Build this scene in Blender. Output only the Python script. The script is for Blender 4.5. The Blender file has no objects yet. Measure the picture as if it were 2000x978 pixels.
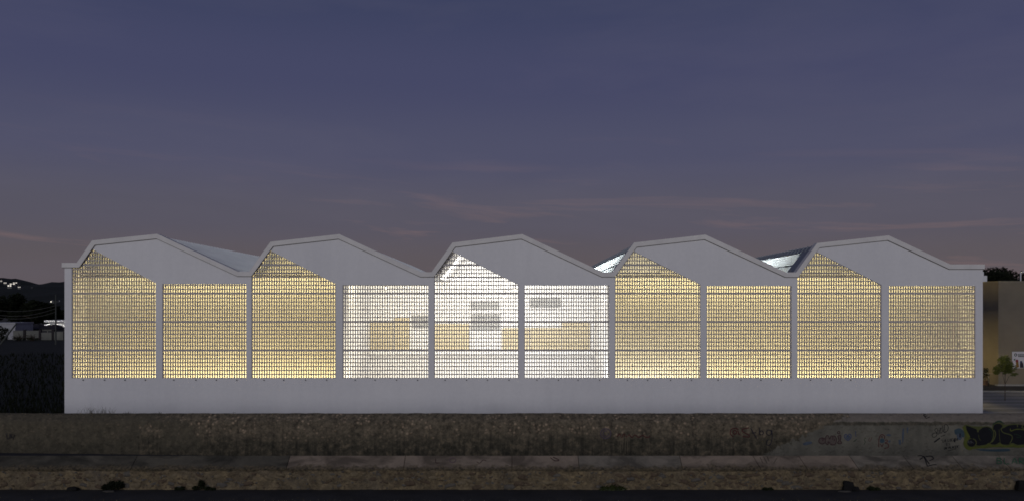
import bpy, bmesh, math, random
from mathutils import Vector, noise, Matrix
scene = bpy.context.scene
C = scene.collection
# ------------------------------------------------------------------ camera
F = 1620.0            # focal length in photo pixels (photo is 2000 wide)
HZ = 597.0            # horizon row
H = 6.4               # camera height over the plaza
cam = bpy.data.cameras.new('camera'); camo = bpy.data.objects.new('camera', cam); C.objects.link(camo)
cam.sensor_width = 36; cam.lens = F / 2000 * 36
cam.shift_y = (HZ - 489) / 2000
cam.clip_end = 6000
camo.location = (0, 0, H); camo.rotation_euler = (math.radians(90), 0, 0)
scene.camera = camo
# ------------------------------------------------------------------ world (dusk sky)
def ND(nt, t, **kw):
    n = nt.nodes.new(t)
    for k, v in kw.items():
        if k.startswith('i_'):
            n.inputs[k[2:].replace('_', ' ')].default_value = v
        else:
            setattr(n, k, v)
    return n
def math_n(nt, op, a, b=None, clamp=False):
    n = nt.nodes.new('ShaderNodeMath'); n.operation = op; n.use_clamp = clamp
    for i, s in enumerate((a, b)):
        if s is None: continue
        if isinstance(s, (int, float)): n.inputs[i].default_value = s
        else: nt.links.new(s, n.inputs[i])
    return n.outputs[0]
def ramp(nt, fac, stops, interp='LINEAR'):
    r = nt.nodes.new('ShaderNodeValToRGB'); r.color_ramp.interpolation = interp
    e = r.color_ramp.elements
    while len(e) > 1: e.remove(e[-1])
    e[0].position = stops[0][0]; e[0].color = (*stops[0][1], 1)
    for p, c in stops[1:]:
        q = e.new(p); q.color = (*c, 1)
    nt.links.new(fac, r.inputs[0])
    return r.outputs[0]
def mixc(nt, fac, a, b, mode='MIX'):
    m = nt.nodes.new('ShaderNodeMix'); m.data_type = 'RGBA'; m.blend_type = mode
    for s, i in ((fac, 0), (a, 6), (b, 7)):
        if isinstance(s, (int, float)): m.inputs[i].default_value = s
        elif isinstance(s, tuple): m.inputs[i].default_value = (*s[:3], 1)
        else: nt.links.new(s, m.inputs[i])
    return m.outputs[2]
def srgb(r, g, b):
    f = lambda c: (c / 255 / 12.92) if c < 10.3 else ((c / 255 + .055) / 1.055) ** 2.4
    return (f(r), f(g), f(b))
SUN_EL, SUN_AZ = 14, 188      # low western afterglow behind the camera (azimuth from +Y, clockwise)
world = bpy.data.worlds.new('World'); scene.world = world; world.use_nodes = True
nt = world.node_tree; nt.nodes.clear()
out = nt.nodes.new('ShaderNodeOutputWorld'); bg = nt.nodes.new('ShaderNodeBackground')
tc = nt.nodes.new('ShaderNodeTexCoord'); sp = nt.nodes.new('ShaderNodeSeparateXYZ')
nt.links.new(tc.outputs['Generated'], sp.inputs[0])
el = math_n(nt, 'ARCSINE', sp.outputs[2])
az = math_n(nt, 'ARCTAN2', sp.outputs[0], sp.outputs[1])
eln = math_n(nt, 'DIVIDE', el, 1.5708, True)
base = ramp(nt, eln, [(0, srgb(93, 85, 88)), (.03, srgb(90, 85, 91)), (.065, srgb(83, 82, 97)), (.115, srgb(74, 76, 102)),
                      (.17, srgb(65, 68, 99)), (.235, srgb(55, 61, 92)), (.5, srgb(38, 45, 74)), (1, srgb(30, 37, 64))], 'EASE')
# cirrus streaks
cv = nt.nodes.new('ShaderNodeCombineXYZ')
tilt = math_n(nt, 'ADD', el, math_n(nt, 'MULTIPLY', az, .055))
nt.links.new(math_n(nt, 'MULTIPLY', az, 3.2), cv.inputs[0]); nt.links.new(math_n(nt, 'MULTIPLY', tilt, 34), cv.inputs[1]); cv.inputs[2].default_value = 2.7
n1 = ND(nt, 'ShaderNodeTexNoise', i_Scale=1.15, i_Detail=7.0, i_Roughness=.6, i_Distortion=.5); nt.links.new(cv.outputs[0], n1.inputs['Vector'])
wisps = ramp(nt, n1.outputs[0], [(.55, (0, 0, 0)), (.78, (1, 1, 1))])
low = ramp(nt, eln, [(.0, (.25,)*3), (.04, (.5,)*3), (.07, (.3,)*3), (.11, (.06,)*3), (.15, (0,)*3)])
f1 = math_n(nt, 'MULTIPLY', wisps, low)
col1 = mixc(nt, f1, base, srgb(148, 116, 110))
cv2 = nt.nodes.new('ShaderNodeCombineXYZ')
nt.links.new(math_n(nt, 'MULTIPLY', az, 2.2), cv2.inputs[0]); nt.links.new(math_n(nt, 'MULTIPLY', el, 9), cv2.inputs[1]); cv2.inputs[2].default_value = 3.7
n2 = ND(nt, 'ShaderNodeTexNoise', i_Scale=1.2, i_Detail=6.0, i_Roughness=.55, i_Distortion=.3); nt.links.new(cv2.outputs[0], n2.inputs['Vector'])
veil = math_n(nt, 'MULTIPLY', ramp(nt, n2.outputs[0], [(.45, (0,)*3), (.8, (1,)*3)]), .2)
col2 = mixc(nt, veil, col1, srgb(104, 100, 116))
sky = ND(nt, 'ShaderNodeTexSky', sky_type='NISHITA', sun_disc=False, sun_elevation=math.radians(.5), sun_rotation=math.radians(SUN_AZ), altitude=0.0, air_density=1.2, dust_density=1.0)
skyd = mixc(nt, 1.0, sky.outputs[0], (.008, .008, .008), 'MULTIPLY')
tot = mixc(nt, 1.0, col2, skyd, 'ADD')
nt.links.new(tot, bg.inputs[0]); bg.inputs[1].default_value = 1.0
world.cycles.sampling_method = 'NONE'
nt.links.new(bg.outputs[0], out.inputs[0])
# ------------------------------------------------------------------ sun (soft afterglow) + exposure
sl = bpy.data.lights.new('sun', 'SUN'); so = bpy.data.objects.new('sun', sl); C.objects.link(so)
sl.energy = 0.88; sl.angle = math.radians(50); sl.color = (.96, .955, 1.0)
a_, e_ = math.radians(SUN_AZ), math.radians(SUN_EL)
sd = Vector((math.sin(a_) * math.cos(e_), math.cos(a_) * math.cos(e_), math.sin(e_)))
so.rotation_euler = (-sd).to_track_quat('-Z', 'Y').to_euler()
scene.view_settings.view_transform = 'Standard'; scene.view_settings.look = 'None'
scene.view_settings.exposure = 0; scene.view_settings.gamma = 1
scene.render.engine = 'CYCLES'
scene.cycles.use_denoising = True; scene.cycles.use_adaptive_sampling = False; scene.cycles.filter_width = 1.7
try: scene.cycles.denoiser = 'OPENIMAGEDENOISE'
except Exception: pass
scene.cycles.max_bounces = 8; scene.cycles.diffuse_bounces = 5; scene.cycles.sample_clamp_indirect = 2
scene.cycles.caustics_reflective = False; scene.cycles.caustics_refractive = False
R = random.Random(7)
# ------------------------------------------------------------------ helpers
def PX(px, D): return (px - 1000) * D / F
def PZ(py, D): return H - (py - HZ) * D / F
def link(o, parent=None):
    C.objects.link(o)
    if parent is not None: o.parent = parent
    return o
class MB:
    def __init__(s): s.v = []; s.f = []; s.m = []
    def add(s, vs, fs, mi=0):
        n = len(s.v); s.v += [tuple(v) for v in vs]
        for f in fs: s.f.append(tuple(n + i for i in f)); s.m.append(mi)
    def box(s, a, b, mi=0):
        x0, y0, z0 = a; x1, y1, z1 = b
        s.add([(x0,y0,z0),(x1,y0,z0),(x1,y1,z0),(x0,y1,z0),(x0,y0,z1),(x1,y0,z1),(x1,y1,z1),(x0,y1,z1)],
              [(0,3,2,1),(4,5,6,7),(0,1,5,4),(1,2,6,5),(2,3,7,6),(3,0,4,7)], mi)
    def prism(s, pts, y0, y1, mi=0):                     # polygon in xz extruded along y
        n = len(pts)
        s.add([(x, y0, z) for x, z in pts] + [(x, y1, z) for x, z in pts],
              [tuple(range(n)), tuple(range(2*n-1, n-1, -1))] + [(i, n+i, n+(i+1) % n, (i+1) % n) for i in range(n)], mi)
    def tube(s, p, q, r0, r1=None, n=6, mi=0):
        r1 = r0 if r1 is None else r1
        p, q = Vector(p), Vector(q); d = (q - p)
        if d.length < 1e-6: return
        d.normalize(); u = d.orthogonal().normalized(); w = d.cross(u)
        vs = [p + (u*math.cos(t)+w*math.sin(t))*r0 for t in (2*math.pi*i/n for i in range(n))] + \
             [q + (u*math.cos(t)+w*math.sin(t))*r1 for t in (2*math.pi*i/n for i in range(n))]
        s.add(vs, [(i, (i+1) % n, n+(i+1) % n, n+i) for i in range(n)] + [tuple(range(n-1, -1, -1)), tuple(range(n, 2*n))], mi)
    def path(s, pts, r, n=5, mi=0):
        for a, b in zip(pts, pts[1:]): s.tube(a, b, r, r, n, mi)
    def ring(s, c, axis, Rr, r, n=18, k=5, mi=0):
        c = Vector(c); ax = Vector(axis).normalized(); u = ax.orthogonal().normalized(); w = ax.cross(u)
        vs = []
        for i in range(n):
            t = 2*math.pi*i/n; d = u*math.cos(t)+w*math.sin(t)
            for j in range(k):
                b = 2*math.pi*j/k; vs.append(c + d*(Rr + r*math.cos(b)) + ax*(r*math.sin(b)))
        s.add(vs, [(i*k+j, i*k+(j+1) % k, ((i+1) % n)*k+(j+1) % k, ((i+1) % n)*k+j) for i in range(n) for j in range(k)], mi)
    def mesh(s, name, mats, smooth=False):
        me = bpy.data.meshes.new(name); me.from_pydata(s.v, [], s.f)
        if not isinstance(mats, (list, tuple)): mats = [mats]
        for m in mats: me.materials.append(m)
        if len(mats) > 1: me.polygons.foreach_set('material_index', s.m)
        if smooth: me.polygons.foreach_set('use_smooth', [True]*len(me.polygons))
        bm = bmesh.new(); bm.from_mesh(me); bmesh.ops.recalc_face_normals(bm, faces=bm.faces); bm.to_mesh(me); bm.free()
        return me
    def build(s, name, mats, parent=None, smooth=False):
        return link(bpy.data.objects.new(name, s.mesh(name, mats, smooth)), parent)
def empty(name, loc=(0, 0, 0)):
    o = bpy.data.objects.new(name, None); o.location = loc; o.empty_display_size = .3; return link(o)
def tag(o, label=None, cat=None, group=None, kind=None):
    if label: o['label'] = label
    if cat: o['category'] = cat
    if group: o['group'] = group
    if kind: o['kind'] = kind
    return o
def area(name, loc, target, sx, sy, power, color, parent=None):
    l = bpy.data.lights.new(name, 'AREA'); l.shape = 'RECTANGLE'; l.size = sx; l.size_y = sy; l.energy = power; l.color = color
    o = link(bpy.data.objects.new(name, l), parent); o.location = loc
    d = Vector(target) - Vector(loc); o.rotation_euler = d.to_track_quat('-Z', 'Y').to_euler()
    return o
# ------------------------------------------------------------------ materials
def new_mat(name):
    m = bpy.data.materials.new(name); m.use_nodes = True
    nt = m.node_tree; b = nt.nodes['Principled BSDF']
    return m, nt, b
def coords(nt, kind='Object', scale=(1, 1, 1)):
    t = nt.nodes.new('ShaderNodeTexCoord'); mp = nt.nodes.new('ShaderNodeMapping'); mp.inputs['Scale'].default_value = scale
    nt.links.new(t.outputs[kind], mp.inputs[0]); return mp.outputs[0]
def world_pos(nt, scale=(1, 1, 1)):
    g = nt.nodes.new('ShaderNodeNewGeometry'); mp = nt.nodes.new('ShaderNodeMapping'); mp.inputs['Scale'].default_value = scale
    nt.links.new(g.outputs['Position'], mp.inputs[0]); return mp.outputs[0]
def nz(nt, vec, scale, detail=5, rough=.6, dist=0):
    n = ND(nt, 'ShaderNodeTexNoise', i_Scale=scale, i_Detail=float(detail), i_Roughness=rough, i_Distortion=float(dist)); nt.links.new(vec, n.inputs['Vector']); return n.outputs[0]
def bump(nt, b, h, strength=.3, dist=.02):
    n = nt.nodes.new('ShaderNodeBump'); n.inputs['Strength'].default_value = strength; n.inputs['Distance'].default_value = dist
    nt.links.new(h, n.inputs['Height']); nt.links.new(n.outputs[0], b.inputs['Normal'])
def simple(name, c1, c2=None, scale=3, rough=.8, metal=0, bs=0, spec=.3, detail=5, stretch=(1, 1, 1)):
    m, nt, b = new_mat(name); b.inputs['Roughness'].default_value = rough; b.inputs['Metallic'].default_value = metal
    b.inputs['Specular IOR Level'].default_value = spec
    c2 = c2 or tuple(c*.75 for c in c1)
    v = world_pos(nt, stretch); f = nz(nt, v, scale, detail)
    c = ramp(nt, f, [(.3, c2), (.7, c1)]); nt.links.new(c, b.inputs['Base Color'])
    if bs: bump(nt, b, nz(nt, v, scale*6, 4), bs, .02)
    return m
def emis(name, col, s):
    m, nt, b = new_mat(name); b.inputs['Base Color'].default_value = (*col, 1)
    b.inputs['Emission Color'].default_value = (*col, 1); b.inputs['Emission Strength'].default_value = s; return m
def plaster_mat():
    m, nt, b = new_mat('white_plaster'); b.inputs['Roughness'].default_value = .85; b.inputs['Specular IOR Level'].default_value = .2
    v = world_pos(nt); big = nz(nt, v, .22, 4, .55); fine = nz(nt, v, 5, 5)
    st = nz(nt, world_pos(nt, (1, 1, .12)), 1.6, 4)
    c = ramp(nt, big, [(.3, (.70, .695, .71)), (.7, (.80, .79, .79))])
    c = mixc(nt, .16, c, ramp(nt, st, [(.3, (.55, .545, .55)), (.62, (.8, .79, .785))]))
    c = mixc(nt, .25, c, ramp(nt, fine, [(.3, (.64, .64, .64)), (.7, (.8, .79, .79))]))
    # rain dirt band near the ground (a worn patch of the render coat)
    s = nt.nodes.new('ShaderNodeSeparateXYZ'); nt.links.new(v, s.inputs[0])
    edge = math_n(nt, 'ADD', s.outputs[2], math_n(nt, 'MULTIPLY', nz(nt, world_pos(nt, (1, 1, .3)), .7, 5), -.9))
    d = ramp(nt, edge, [(0, (1,)*3), (.55, (0,)*3)])
    c = mixc(nt, math_n(nt, 'MULTIPLY', d, .3), c, (.42, .42, .44))
    nt.links.new(c, b.inputs['Base Color']); bump(nt, b, fine, .12, .01); return m
M = {}
M['plaster'] = plaster_mat()
M['block'] = simple('concrete_block', (.50, .47, .455), (.43, .40, .385), 9, .9, bs=.15)
M['beam'] = simple('screen_beam', (.48, .45, .445), (.42, .40, .39), 6, .9)
M['coping'] = simple('coping_metal', (.74, .72, .69), (.64, .62, .6), 1.5, .6, 0, spec=.4)
M['shadowstrip'] = simple('shadow_strip_dark', (.10, .085, .07), None, 3, .7)
M['roof'] = simple('white_roof_sheet', (.78, .80, .79), (.68, .70, .70), 1.2, .45, 0, spec=.5, stretch=(1, .3, 1))
M['rooframe'] = simple('grey_roof_frame', (.26, .28, .31), (.2, .22, .25), 2, .5, .2, spec=.5)
M['inwhite'] = simple('interior_white', (.8, .79, .77), (.72, .71, .69), .8, .9)
M['infloor'] = simple('interior_floor', (.5, .48, .45), (.4, .39, .37), .9, .6)
M['ply'] = simple('plywood_board', (.56, .49, .34), (.50, .43, .28), 1.1, .7, stretch=(.3, 1, 3))
M['greyboard'] = simple('grey_board', (.36, .36, .35), (.31, .31, .30), 1.1, .7)
M['lampbody'] = simple('lamp_housing', (.3, .3, .3), None, 3, .5, .6)
M['spot'] = emis('lit_lamp_lens', (1, .93, .75), 9)
M['spout'] = simple('drain_pipe', (.05, .05, .055), None, 4, .6)
def glow_sheet():
    m, nt, b = new_mat('translucent_roof_sheet'); nt.nodes.remove(b)
    o = nt.nodes['Material Output']; t = nt.nodes.new('ShaderNodeBsdfTranslucent'); d = nt.nodes.new('ShaderNodeBsdfDiffuse'); mx = nt.nodes.new('ShaderNodeMixShader')
    v = world_pos(nt, (1, 1, 1)); w = ND(nt, 'ShaderNodeTexWave', i_Scale=3.0, i_Distortion=.4, bands_direction='Y'); nt.links.new(v, w.inputs['Vector'])
    c = ramp(nt, w.outputs[0], [(0, (.84, .89, .89)), (1, (.9, .93, .93))]); nt.links.new(c, t.inputs[0])
    d.inputs[0].default_value = (.75, .78, .78, 1); mx.inputs[0].default_value = .35
    nt.links.new(t.outputs[0], mx.inputs[1]); nt.links.new(d.outputs[0], mx.inputs[2]); nt.links.new(mx.outputs[0], o.inputs[0]); return m
M['glow'] = glow_sheet()
# ------------------------------------------------------------------ ground, road, paths
def strip(name, prof, x0, x1, mat, nx=1, kind='structure'):
    mb = MB(); n = len(prof)
    for i in range(nx+1):
        x = x0 + (x1-x0)*i/nx
        mb.v += [(x, y, z) for y, z in prof]
    for i in range(nx):
        for j in range(n-1):
            mb.f.append((i*n+j, (i+1)*n+j, (i+1)*n+j+1, i*n+j+1)); mb.m.append(0)
    o = mb.build(name, mat); return tag(o, kind=kind)
M['earth'] = simple('dry_earth', (.075, .066, .05), (.045, .042, .034), .3, .95, bs=.4)
M['asphalt'] = simple('dark_asphalt', (.044, .043, .042), (.022, .0215, .021), .8, .85, bs=.5)
M['fieldm'] = simple('field_grass', (.016, .019, .010), (.008, .010, .006), .35, .95, bs=.5)
M['pathm'] = simple('dark_path', (.045, .045, .05), (.028, .028, .033), 1.1, .9, bs=.3)
def paving():
    m, nt, b = new_mat('plaza_paving'); b.inputs['Roughness'].default_value = .8
    v = world_pos(nt); c = ramp(nt, nz(nt, v, .8, 5), [(.3, (.13, .13, .13)), (.7, (.19, .19, .185))])
    w = ND(nt, 'ShaderNodeTexWave', i_Scale=.16, i_Distortion=1.2, bands_direction='Y'); w.inputs['Detail Scale'].default_value = .4
    nt.links.new(world_pos(nt, (.25, 1, 1)), w.inputs['Vector'])
    c = mixc(nt, ramp(nt, w.outputs[0], [(.6, (0,)*3), (.85, (.55,)*3)]), c, (.33, .33, .32))
    nt.links.new(c, b.inputs['Base Color']); return m
M['paving'] = paving()
PLZ = -.02
strip('ground', [(-80, -1.262), (35.3, -1.262), (35.35, -1.262), (39.05, -1.262), (39.1, PLZ), (120, PLZ), (400, PLZ), (3500, PLZ)], -2500, 2500, M['earth'])
strip('riverbed_road', [(-60, -1.25), (34.9, -1.25)], -300, 300, M['asphalt'])
pth = MB(); pth.add([(-70, 35.25, .05), (60, 35.25, -.82), (60, 39, -.82), (-70, 39, .05)], [(0, 1, 2, 3)])
# path between the walls, falling gently along its length
pth.v = [(-70, 35.25, .12), (38, 35.25, -1.24), (38, 39.0, -1.24), (-70, 39.0, .12)]
tag(pth.build('path', M['pathm']), kind='structure')
strip('field', [(39.6, PLZ+.006), (230, PLZ+.006)], -300, -24.4, M['fieldm'], 4)
strip('pavement', [(39.6, PLZ+.008), (62.5, PLZ+.008)], 25.75, 90, M['paving'])
strip('street', [(62.5, PLZ+.006), (66.6, PLZ+.006)], 25.75, 90, M['asphalt'])
k = MB(); k.box((25.75, 62.35, PLZ-.02), (90, 62.5, PLZ+.05)); k.box((39.0, 66.6, PLZ-.02), (90, 66.99, PLZ+.12))
tag(k.build('kerb', simple('kerb_stone', (.3, .3, .29), None, 2)), kind='structure')
# ------------------------------------------------------------------ the hall
YF = 45.0
S = YF / F
def fx(px): return PX(px, YF)
def fz(py): return PZ(py, YF)
hall = empty('industrial_hall', (0, YF, 0))
tag(hall, 'long white hall with five sawtooth gables and glowing perforated block screens', 'building')
hall_inv = Matrix.Translation((0, -YF, 0))
def hpart(mb, name, mat, parent=None, smooth=False):
    mb.v = [(x, y-YF, z) for x, y, z in mb.v]
    return mb.build(name, mat, parent or hall, smooth)
roofline = [(122, 513), (151, 513), (181, 470), (308, 457), (466, 530), (487, 530), (529, 472.5), (663, 457.5), (823, 531), (843, 531),
            (884, 474), (1020, 457.5), (1177, 531), (1196, 531), (1238, 474), (1377, 458.5), (1535, 531.5), (1554, 531.5), (1595, 475), (1734.5, 460), (1855, 516), (1922, 516)]
RL = [Vector((fx(a), fz(b))) for a, b in roofline]
def offset(pts, d):
    out = []
    for i, p in enumerate(pts):
        ns = []
        if i > 0: t = (p - pts[i-1]).normalized(); ns.append(Vector((t.y, -t.x)))
        if i < len(pts)-1: t = (pts[i+1]-p).normalized(); ns.append(Vector((t.y, -t.x)))
        n = sum(ns, Vector((0, 0))); n.normalize()
        out.append(p + n * (d / max(.4, n.dot(ns[0]))))
    return out
CT = .25
RL_mid, RL_bot, RL_shade = offset(RL, CT*.5), offset(RL, CT), offset(RL, CT+.025)
# facade wall with openings
gables = [(140, 304, (181, 487), 552, [(140, 521.5), (156, 521.5)]), (491, 656, (525.5, 488), 554, [(491, 536)]), (848, 1013, (882, 490.5), 556, [(848, 537)]),
          (1201, 1368, (1236, 490), 555, [(1201, 538)]), (1557, 1722, (1593, 491), 556, [(1557, 540)])]
rects = [(317, 481, 554), (669, 836, 556), (1024, 1190, 557), (1380, 1546, 558), (1736, 1905, 558)]
SILL = 738
openings = []
for i in range(5):
    x0, x1, ap, yt, lft = gables[i]
    openings.append(('gable', [(x0, SILL), (x1, SILL), (x1, yt), ap] + lft[::-1]))
    a, b, t = rects[i]
    openings.append(('rect', [(a, SILL), (b, SILL), (b, t), (a, t)]))
openings = [(k_, [(fx(a), fz(b)) for a, b in pts]) for k_, pts in openings]
WALL_T = .30
def facade():
    bm = bmesh.new()
    mid = [(p.x, p.y) for p in RL_mid]
    outer = [(fx(126), -.1)] + [(fx(126), mid[0][1])] + mid[1:-1] + [(fx(1919.5), mid[-1][1]), (fx(1919.5), -.1)]
    def loop(pts):
        vs = [bm.verts.new((x, YF, z)) for x, z in pts]
        return [bm.edges.new((vs[i], vs[(i+1) % len(vs)])) for i in range(len(vs))]
    es = loop(outer)
    for k_, pts in openings: es += loop(pts)
    bmesh.ops.triangle_fill(bm, use_beauty=True, use_dissolve=False, edges=es)
    # drop faces that fell inside openings
    def inside(p, poly):
        c = False; n = len(poly)
        for i in range(n):
            (xa, za), (xb, zb) = poly[i], poly[(i+1) % n]
            if (za > p[1]) != (zb > p[1]) and p[0] < (xb-xa)*(p[1]-za)/(zb-za)+xa: c = not c
        return c
    bad = [f for f in bm.faces if any(inside((f.calc_center_median().x, f.calc_center_median().z), q) for _, q in openings)]
    if bad: bmesh.ops.delete(bm, geom=bad, context='FACES')
    bm.normal_update()
    r = bmesh.ops.extrude_face_region(bm, geom=list(bm.faces))
    bmesh.ops.translate(bm, verts=[v for v in r['geom'] if isinstance(v, bmesh.types.BMVert)], vec=(0, WALL_T, 0))
    bmesh.ops.recalc_face_normals(bm, faces=bm.faces)
    bmesh.ops.translate(bm, verts=bm.verts, vec=(0, -YF, 0))
    me = bpy.data.meshes.new('facade_wall'); bm.to_mesh(me); bm.free(); me.materials.append(M['plaster'])
    return link(bpy.data.objects.new('facade_wall', me), hall)
fac = facade()
# coping pieces and dark strips standing in for the shadow line under them
for i in range(len(RL)-1):
    mb = MB(); mb.prism([RL[i], RL[i+1], RL_bot[i+1], RL_bot[i]], YF-.075, YF+.42)
    hpart(mb, 'coping', M['coping'])
    mb = MB(); mb.prism([RL_bot[i], RL_bot[i+1], RL_shade[i+1], RL_shade[i]], YF-.022, YF+.02)
    hpart(mb, 'shadow_strip', M['shadowstrip'])
# block screens
PITCH, ROW, FL, WEB, BEAMX, BD = 4.81*S, 7.65*S, .053, .045, 1.95*S*1.0, .10
YB0, YB1 = YF+.035, YF+.035+BD
course_cache = {}
def course_mesh(n):
    if n not in course_cache:
        mb = MB(); mb.box((0, 0, 0), (n*PITCH, BD, FL))
        for i in range(n+1):
            cx = i*PITCH; mb.box((cx-WEB/2, 0, FL), (cx+WEB/2, BD, ROW))
        course_cache[n] = mb.mesh('block_course', M['block'])
    return course_cache[n]
def span(poly, z):
    xs = []
    n = len(poly)
    for i in range(n):
        (xa, za), (xb, zb) = poly[i], poly[(i+1) % n]
        if (za > z) != (zb > z): xs.append((xb-xa)*(z-za)/(zb-za)+xa)
    return (min(xs), max(xs)) if len(xs) >= 2 else None
for kind, poly in openings:
    sc = empty('block_screen', (0, 0, 0)); sc.parent = hall
    tag(sc, None)
    xa, xb = poly[0][0], poly[1][0]; ztop = max(p[1] for p in poly)
    z = poly[0][1] - FL*.5; r = 0
    while z < ztop:
        if r and r % 7 == 0:
            s0 = span(poly, z+.02)
            if s0:
                mb = MB(); mb.box((s0[0]-.1, YB0-.004, z), (s0[1]+.1, YB1+.004, z+BEAMX)); hpart(mb, 'beam', M['beam'], sc)
            z += BEAMX
        s0 = span(poly, max(z, poly[0][1]+.01)); s1 = span(poly, min(z+ROW, ztop-.02)); s2 = span(poly, min(z+ROW*.5, ztop-.02))
        ss = [s for s in (s0, s1, s2) if s]
        if not ss: break
        lo, hi = min(s[0] for s in ss), max(s[1] for s in ss)
        i0 = math.floor((lo-xa)/PITCH - .02); i1 = math.ceil((hi-xa)/PITCH + .02)
        o = link(bpy.data.objects.new('block_course', course_mesh(i1-i0)), sc)
        o.location = (xa + i0*PITCH + PITCH*.12, YB0-YF + R.uniform(-.003, .003), z)
        z += ROW; r += 1
# drain spouts under the screens
for kind, poly in openings:
    for t in (.14, .39, .64, .88):
        x = poly[0][0] + (poly[1][0]-poly[0][0])*t + R.uniform(-.06, .06); z = poly[0][1]-.075
        mb = MB(); mb.tube((x, YF-.09, z-.015), (x, YF+.1, z), .024, .024, 7); hpart(mb, 'drain_spout', M['spout'], fac)
# roof
LEN = 34.0
YR0, YR1 = YF+.42, YF+LEN
RR = offset(RL, .13)
def slab(i, j, t=.05, y0=YR0, y1=YR1):
    a, b = RR[i], RR[j]; d = (b-a).normalized(); n = Vector((d.y, -d.x))*t
    return a, b, n
bays = [(1, 2, 3, 4, 5), (5, 6, 7, 8, 9), (9, 10, 11, 12, 13), (13, 14, 15, 16, 17), (17, 18, 19, 20, 21)]
for bi, (v0, kn, rd, va, v1) in enumerate(bays):
    for (a_i, b_i) in ((kn, rd), (rd, va)):
        a, b, n = slab(a_i, b_i); mb = MB(); mb.prism([a, b, b+n, a+n], YR0, YR1)
        d = (b-a).normalized(); up = -n.normalized()
        yy = YR0+.3
        while yy < YR1:
            mb.prism([a+up*.001+d*.02, b+up*.001-d*.02, b+up*.035-d*.02, a+up*.035+d*.02], yy, yy+.035); yy += .55
        hpart(mb, 'roof_sheet', M['roof'])
    a, b, n = slab(va, v1); mb = MB(); mb.prism([a, b, b+n, a+n], YR0, YR1); hpart(mb, 'gutter', M['rooframe'])
    # steep translucent face with metal frame
    a, b = RR[v0], RR[kn]; d = (b-a).normalized(); n = Vector((d.y, -d.x)); L = (b-a).length
    fr = MB()
    def q(t0, t1, y0, y1, o0=-.02, o1=.06): fr.prism([a+d*t0+n*o0, a+d*t1+n*o0, a+d*t1+n*o1, a+d*t0+n*o1], y0, y1)
    q(0, .08, YR0, YR1); q(L-.36, L, YR0, YR1); q(.08, L-.36, YR0, YR0+1.55); q(.08, L-.36, YR1-.5, YR1); q(L*.36, L*.36+.05, YR0+1.55, YR1-.5, -.03, .05)
    yy = YR0+.3
    while yy < YR1:
        fr.prism([a+d*(L-.36)-n*.07, a+d*L-n*.07, a+d*L-n*.021, a+d*(L-.36)-n*.021], yy, yy+.1); yy += .62
    hpart(fr, 'skylight_frame', M['rooframe'])
    gp = MB(); g0_, g1_ = a+d*.08+n*.012, a+d*(L-.36)+n*.012       # one thin translucent sheet
    gp.add([(g0_.x, YR0+1.55, g0_.y), (g1_.x, YR0+1.55, g1_.y), (g1_.x, YR1-.5, g1_.y), (g0_.x, YR1-.5, g0_.y)], [(0, 1, 2, 3)])
    hpart(gp, 'skylight_panel', M['glow'])
# end walls, back wall, floor, partitions
XL, XR = fx(126), fx(1919.5)
mb = MB(); mb.box((XL, YF+WALL_T+.002, -.1), (XL+.3, YR1, fz(520))); hpart(mb, 'end_wall', M['plaster'])
mb = MB()                                                   # end wall toward the street, with long slots
mb.box((XR-.3, YF+WALL_T+.002, -.1), (XR, YR1, 2.6)); mb.box((XR-.3, YF+WALL_T+.002, 7.2), (XR, YR1, fz(522)))
mb.box((XR-.3, YF+WALL_T+.002, 2.6), (XR, YF+4, 7.2)); mb.box((XR-.3, YR1-1, 2.6), (XR, YR1, 7.2))
zz = 3.1
while zz < 7.2: mb.box((XR-.28, YF+4, zz), (XR-.02, YR1-1, zz+.45)); zz += .85
hpart(mb, 'end_wall', M['plaster'])
mb = MB(); mb.prism([(XL, -.1)] + [(p.x, p.y-.06) for p in RR] + [(XR, -.1)], YR1-.3, YR1-.02); hpart(mb, 'back_wall', M['plaster'])
mb = MB(); mb.box((XL+.31, YF+WALL_T+.01, -.05), (XR-.31, YR1-.31, .06)); hpart(mb, 'floor', M['infloor'])
X3, X7 = fx(663), fx(1196)
BW = YF+1.9
def inwall(x0, x1, y, ztop=8.05):
    def zr(x):
        for p, q_ in zip(RR, RR[1:]):
            if p.x <= x <= q_.x: return p.y+(q_.y-p.y)*(x-p.x)/(q_.x-p.x)-.07
    top = [(x0, zr(x0))] + [(p.x, p.y-.07) for p in RR if x0 < p.x < x1] + [(x1, zr(x1))]
    mb = MB(); mb.prism([(x0, .06)] + top + [(x1, .06)], y, y+.15); hpart(mb, 'interior_wall', M['inwhite'])
inwall(XL+.31, X3-.1, BW); inwall(X7+.1, XR-.31, BW)
for x in (X3, X7):
    mb = MB(); mb.box((x-.08, YF+WALL_T+.01, .06), (x+.08, YF+9.2, 8.0)); hpart(mb, 'partition_wall', M['inwhite'])
YC = YF+9.2
inwall(X3-.08, X7+.08, YC, 8.05)
a, b = RR[9], RR[10]; d_ = (b-a).normalized(); n_ = Vector((d_.y, -d_.x))
mb = MB(); mb.prism([a+n_*.2, b+n_*.2, b+n_*.26, a+n_*.26], YF+WALL_T+.02, YC-.01); hpart(mb, 'bounce_lining', M['inwhite'])  # white lining added to catch lamp light behind the middle gable's top
def cpx(px): return PX(px, YC-.12)
def cpz(py): return PZ(py, YC-.12)
def board(x0, x1, y0, y1, m, dy=.10):
    mb = MB(); mb.box((cpx(x0), YC-dy, cpz(y1)), (cpx(x1), YC-dy+.06, cpz(y0))); hpart(mb, 'wall_board', m)
board(846, 917, 632, 682, M['ply']); board(920, 976, 614, 644, M['greyboard']); board(919, 975, 588, 603, M['greyboard'])
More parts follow.
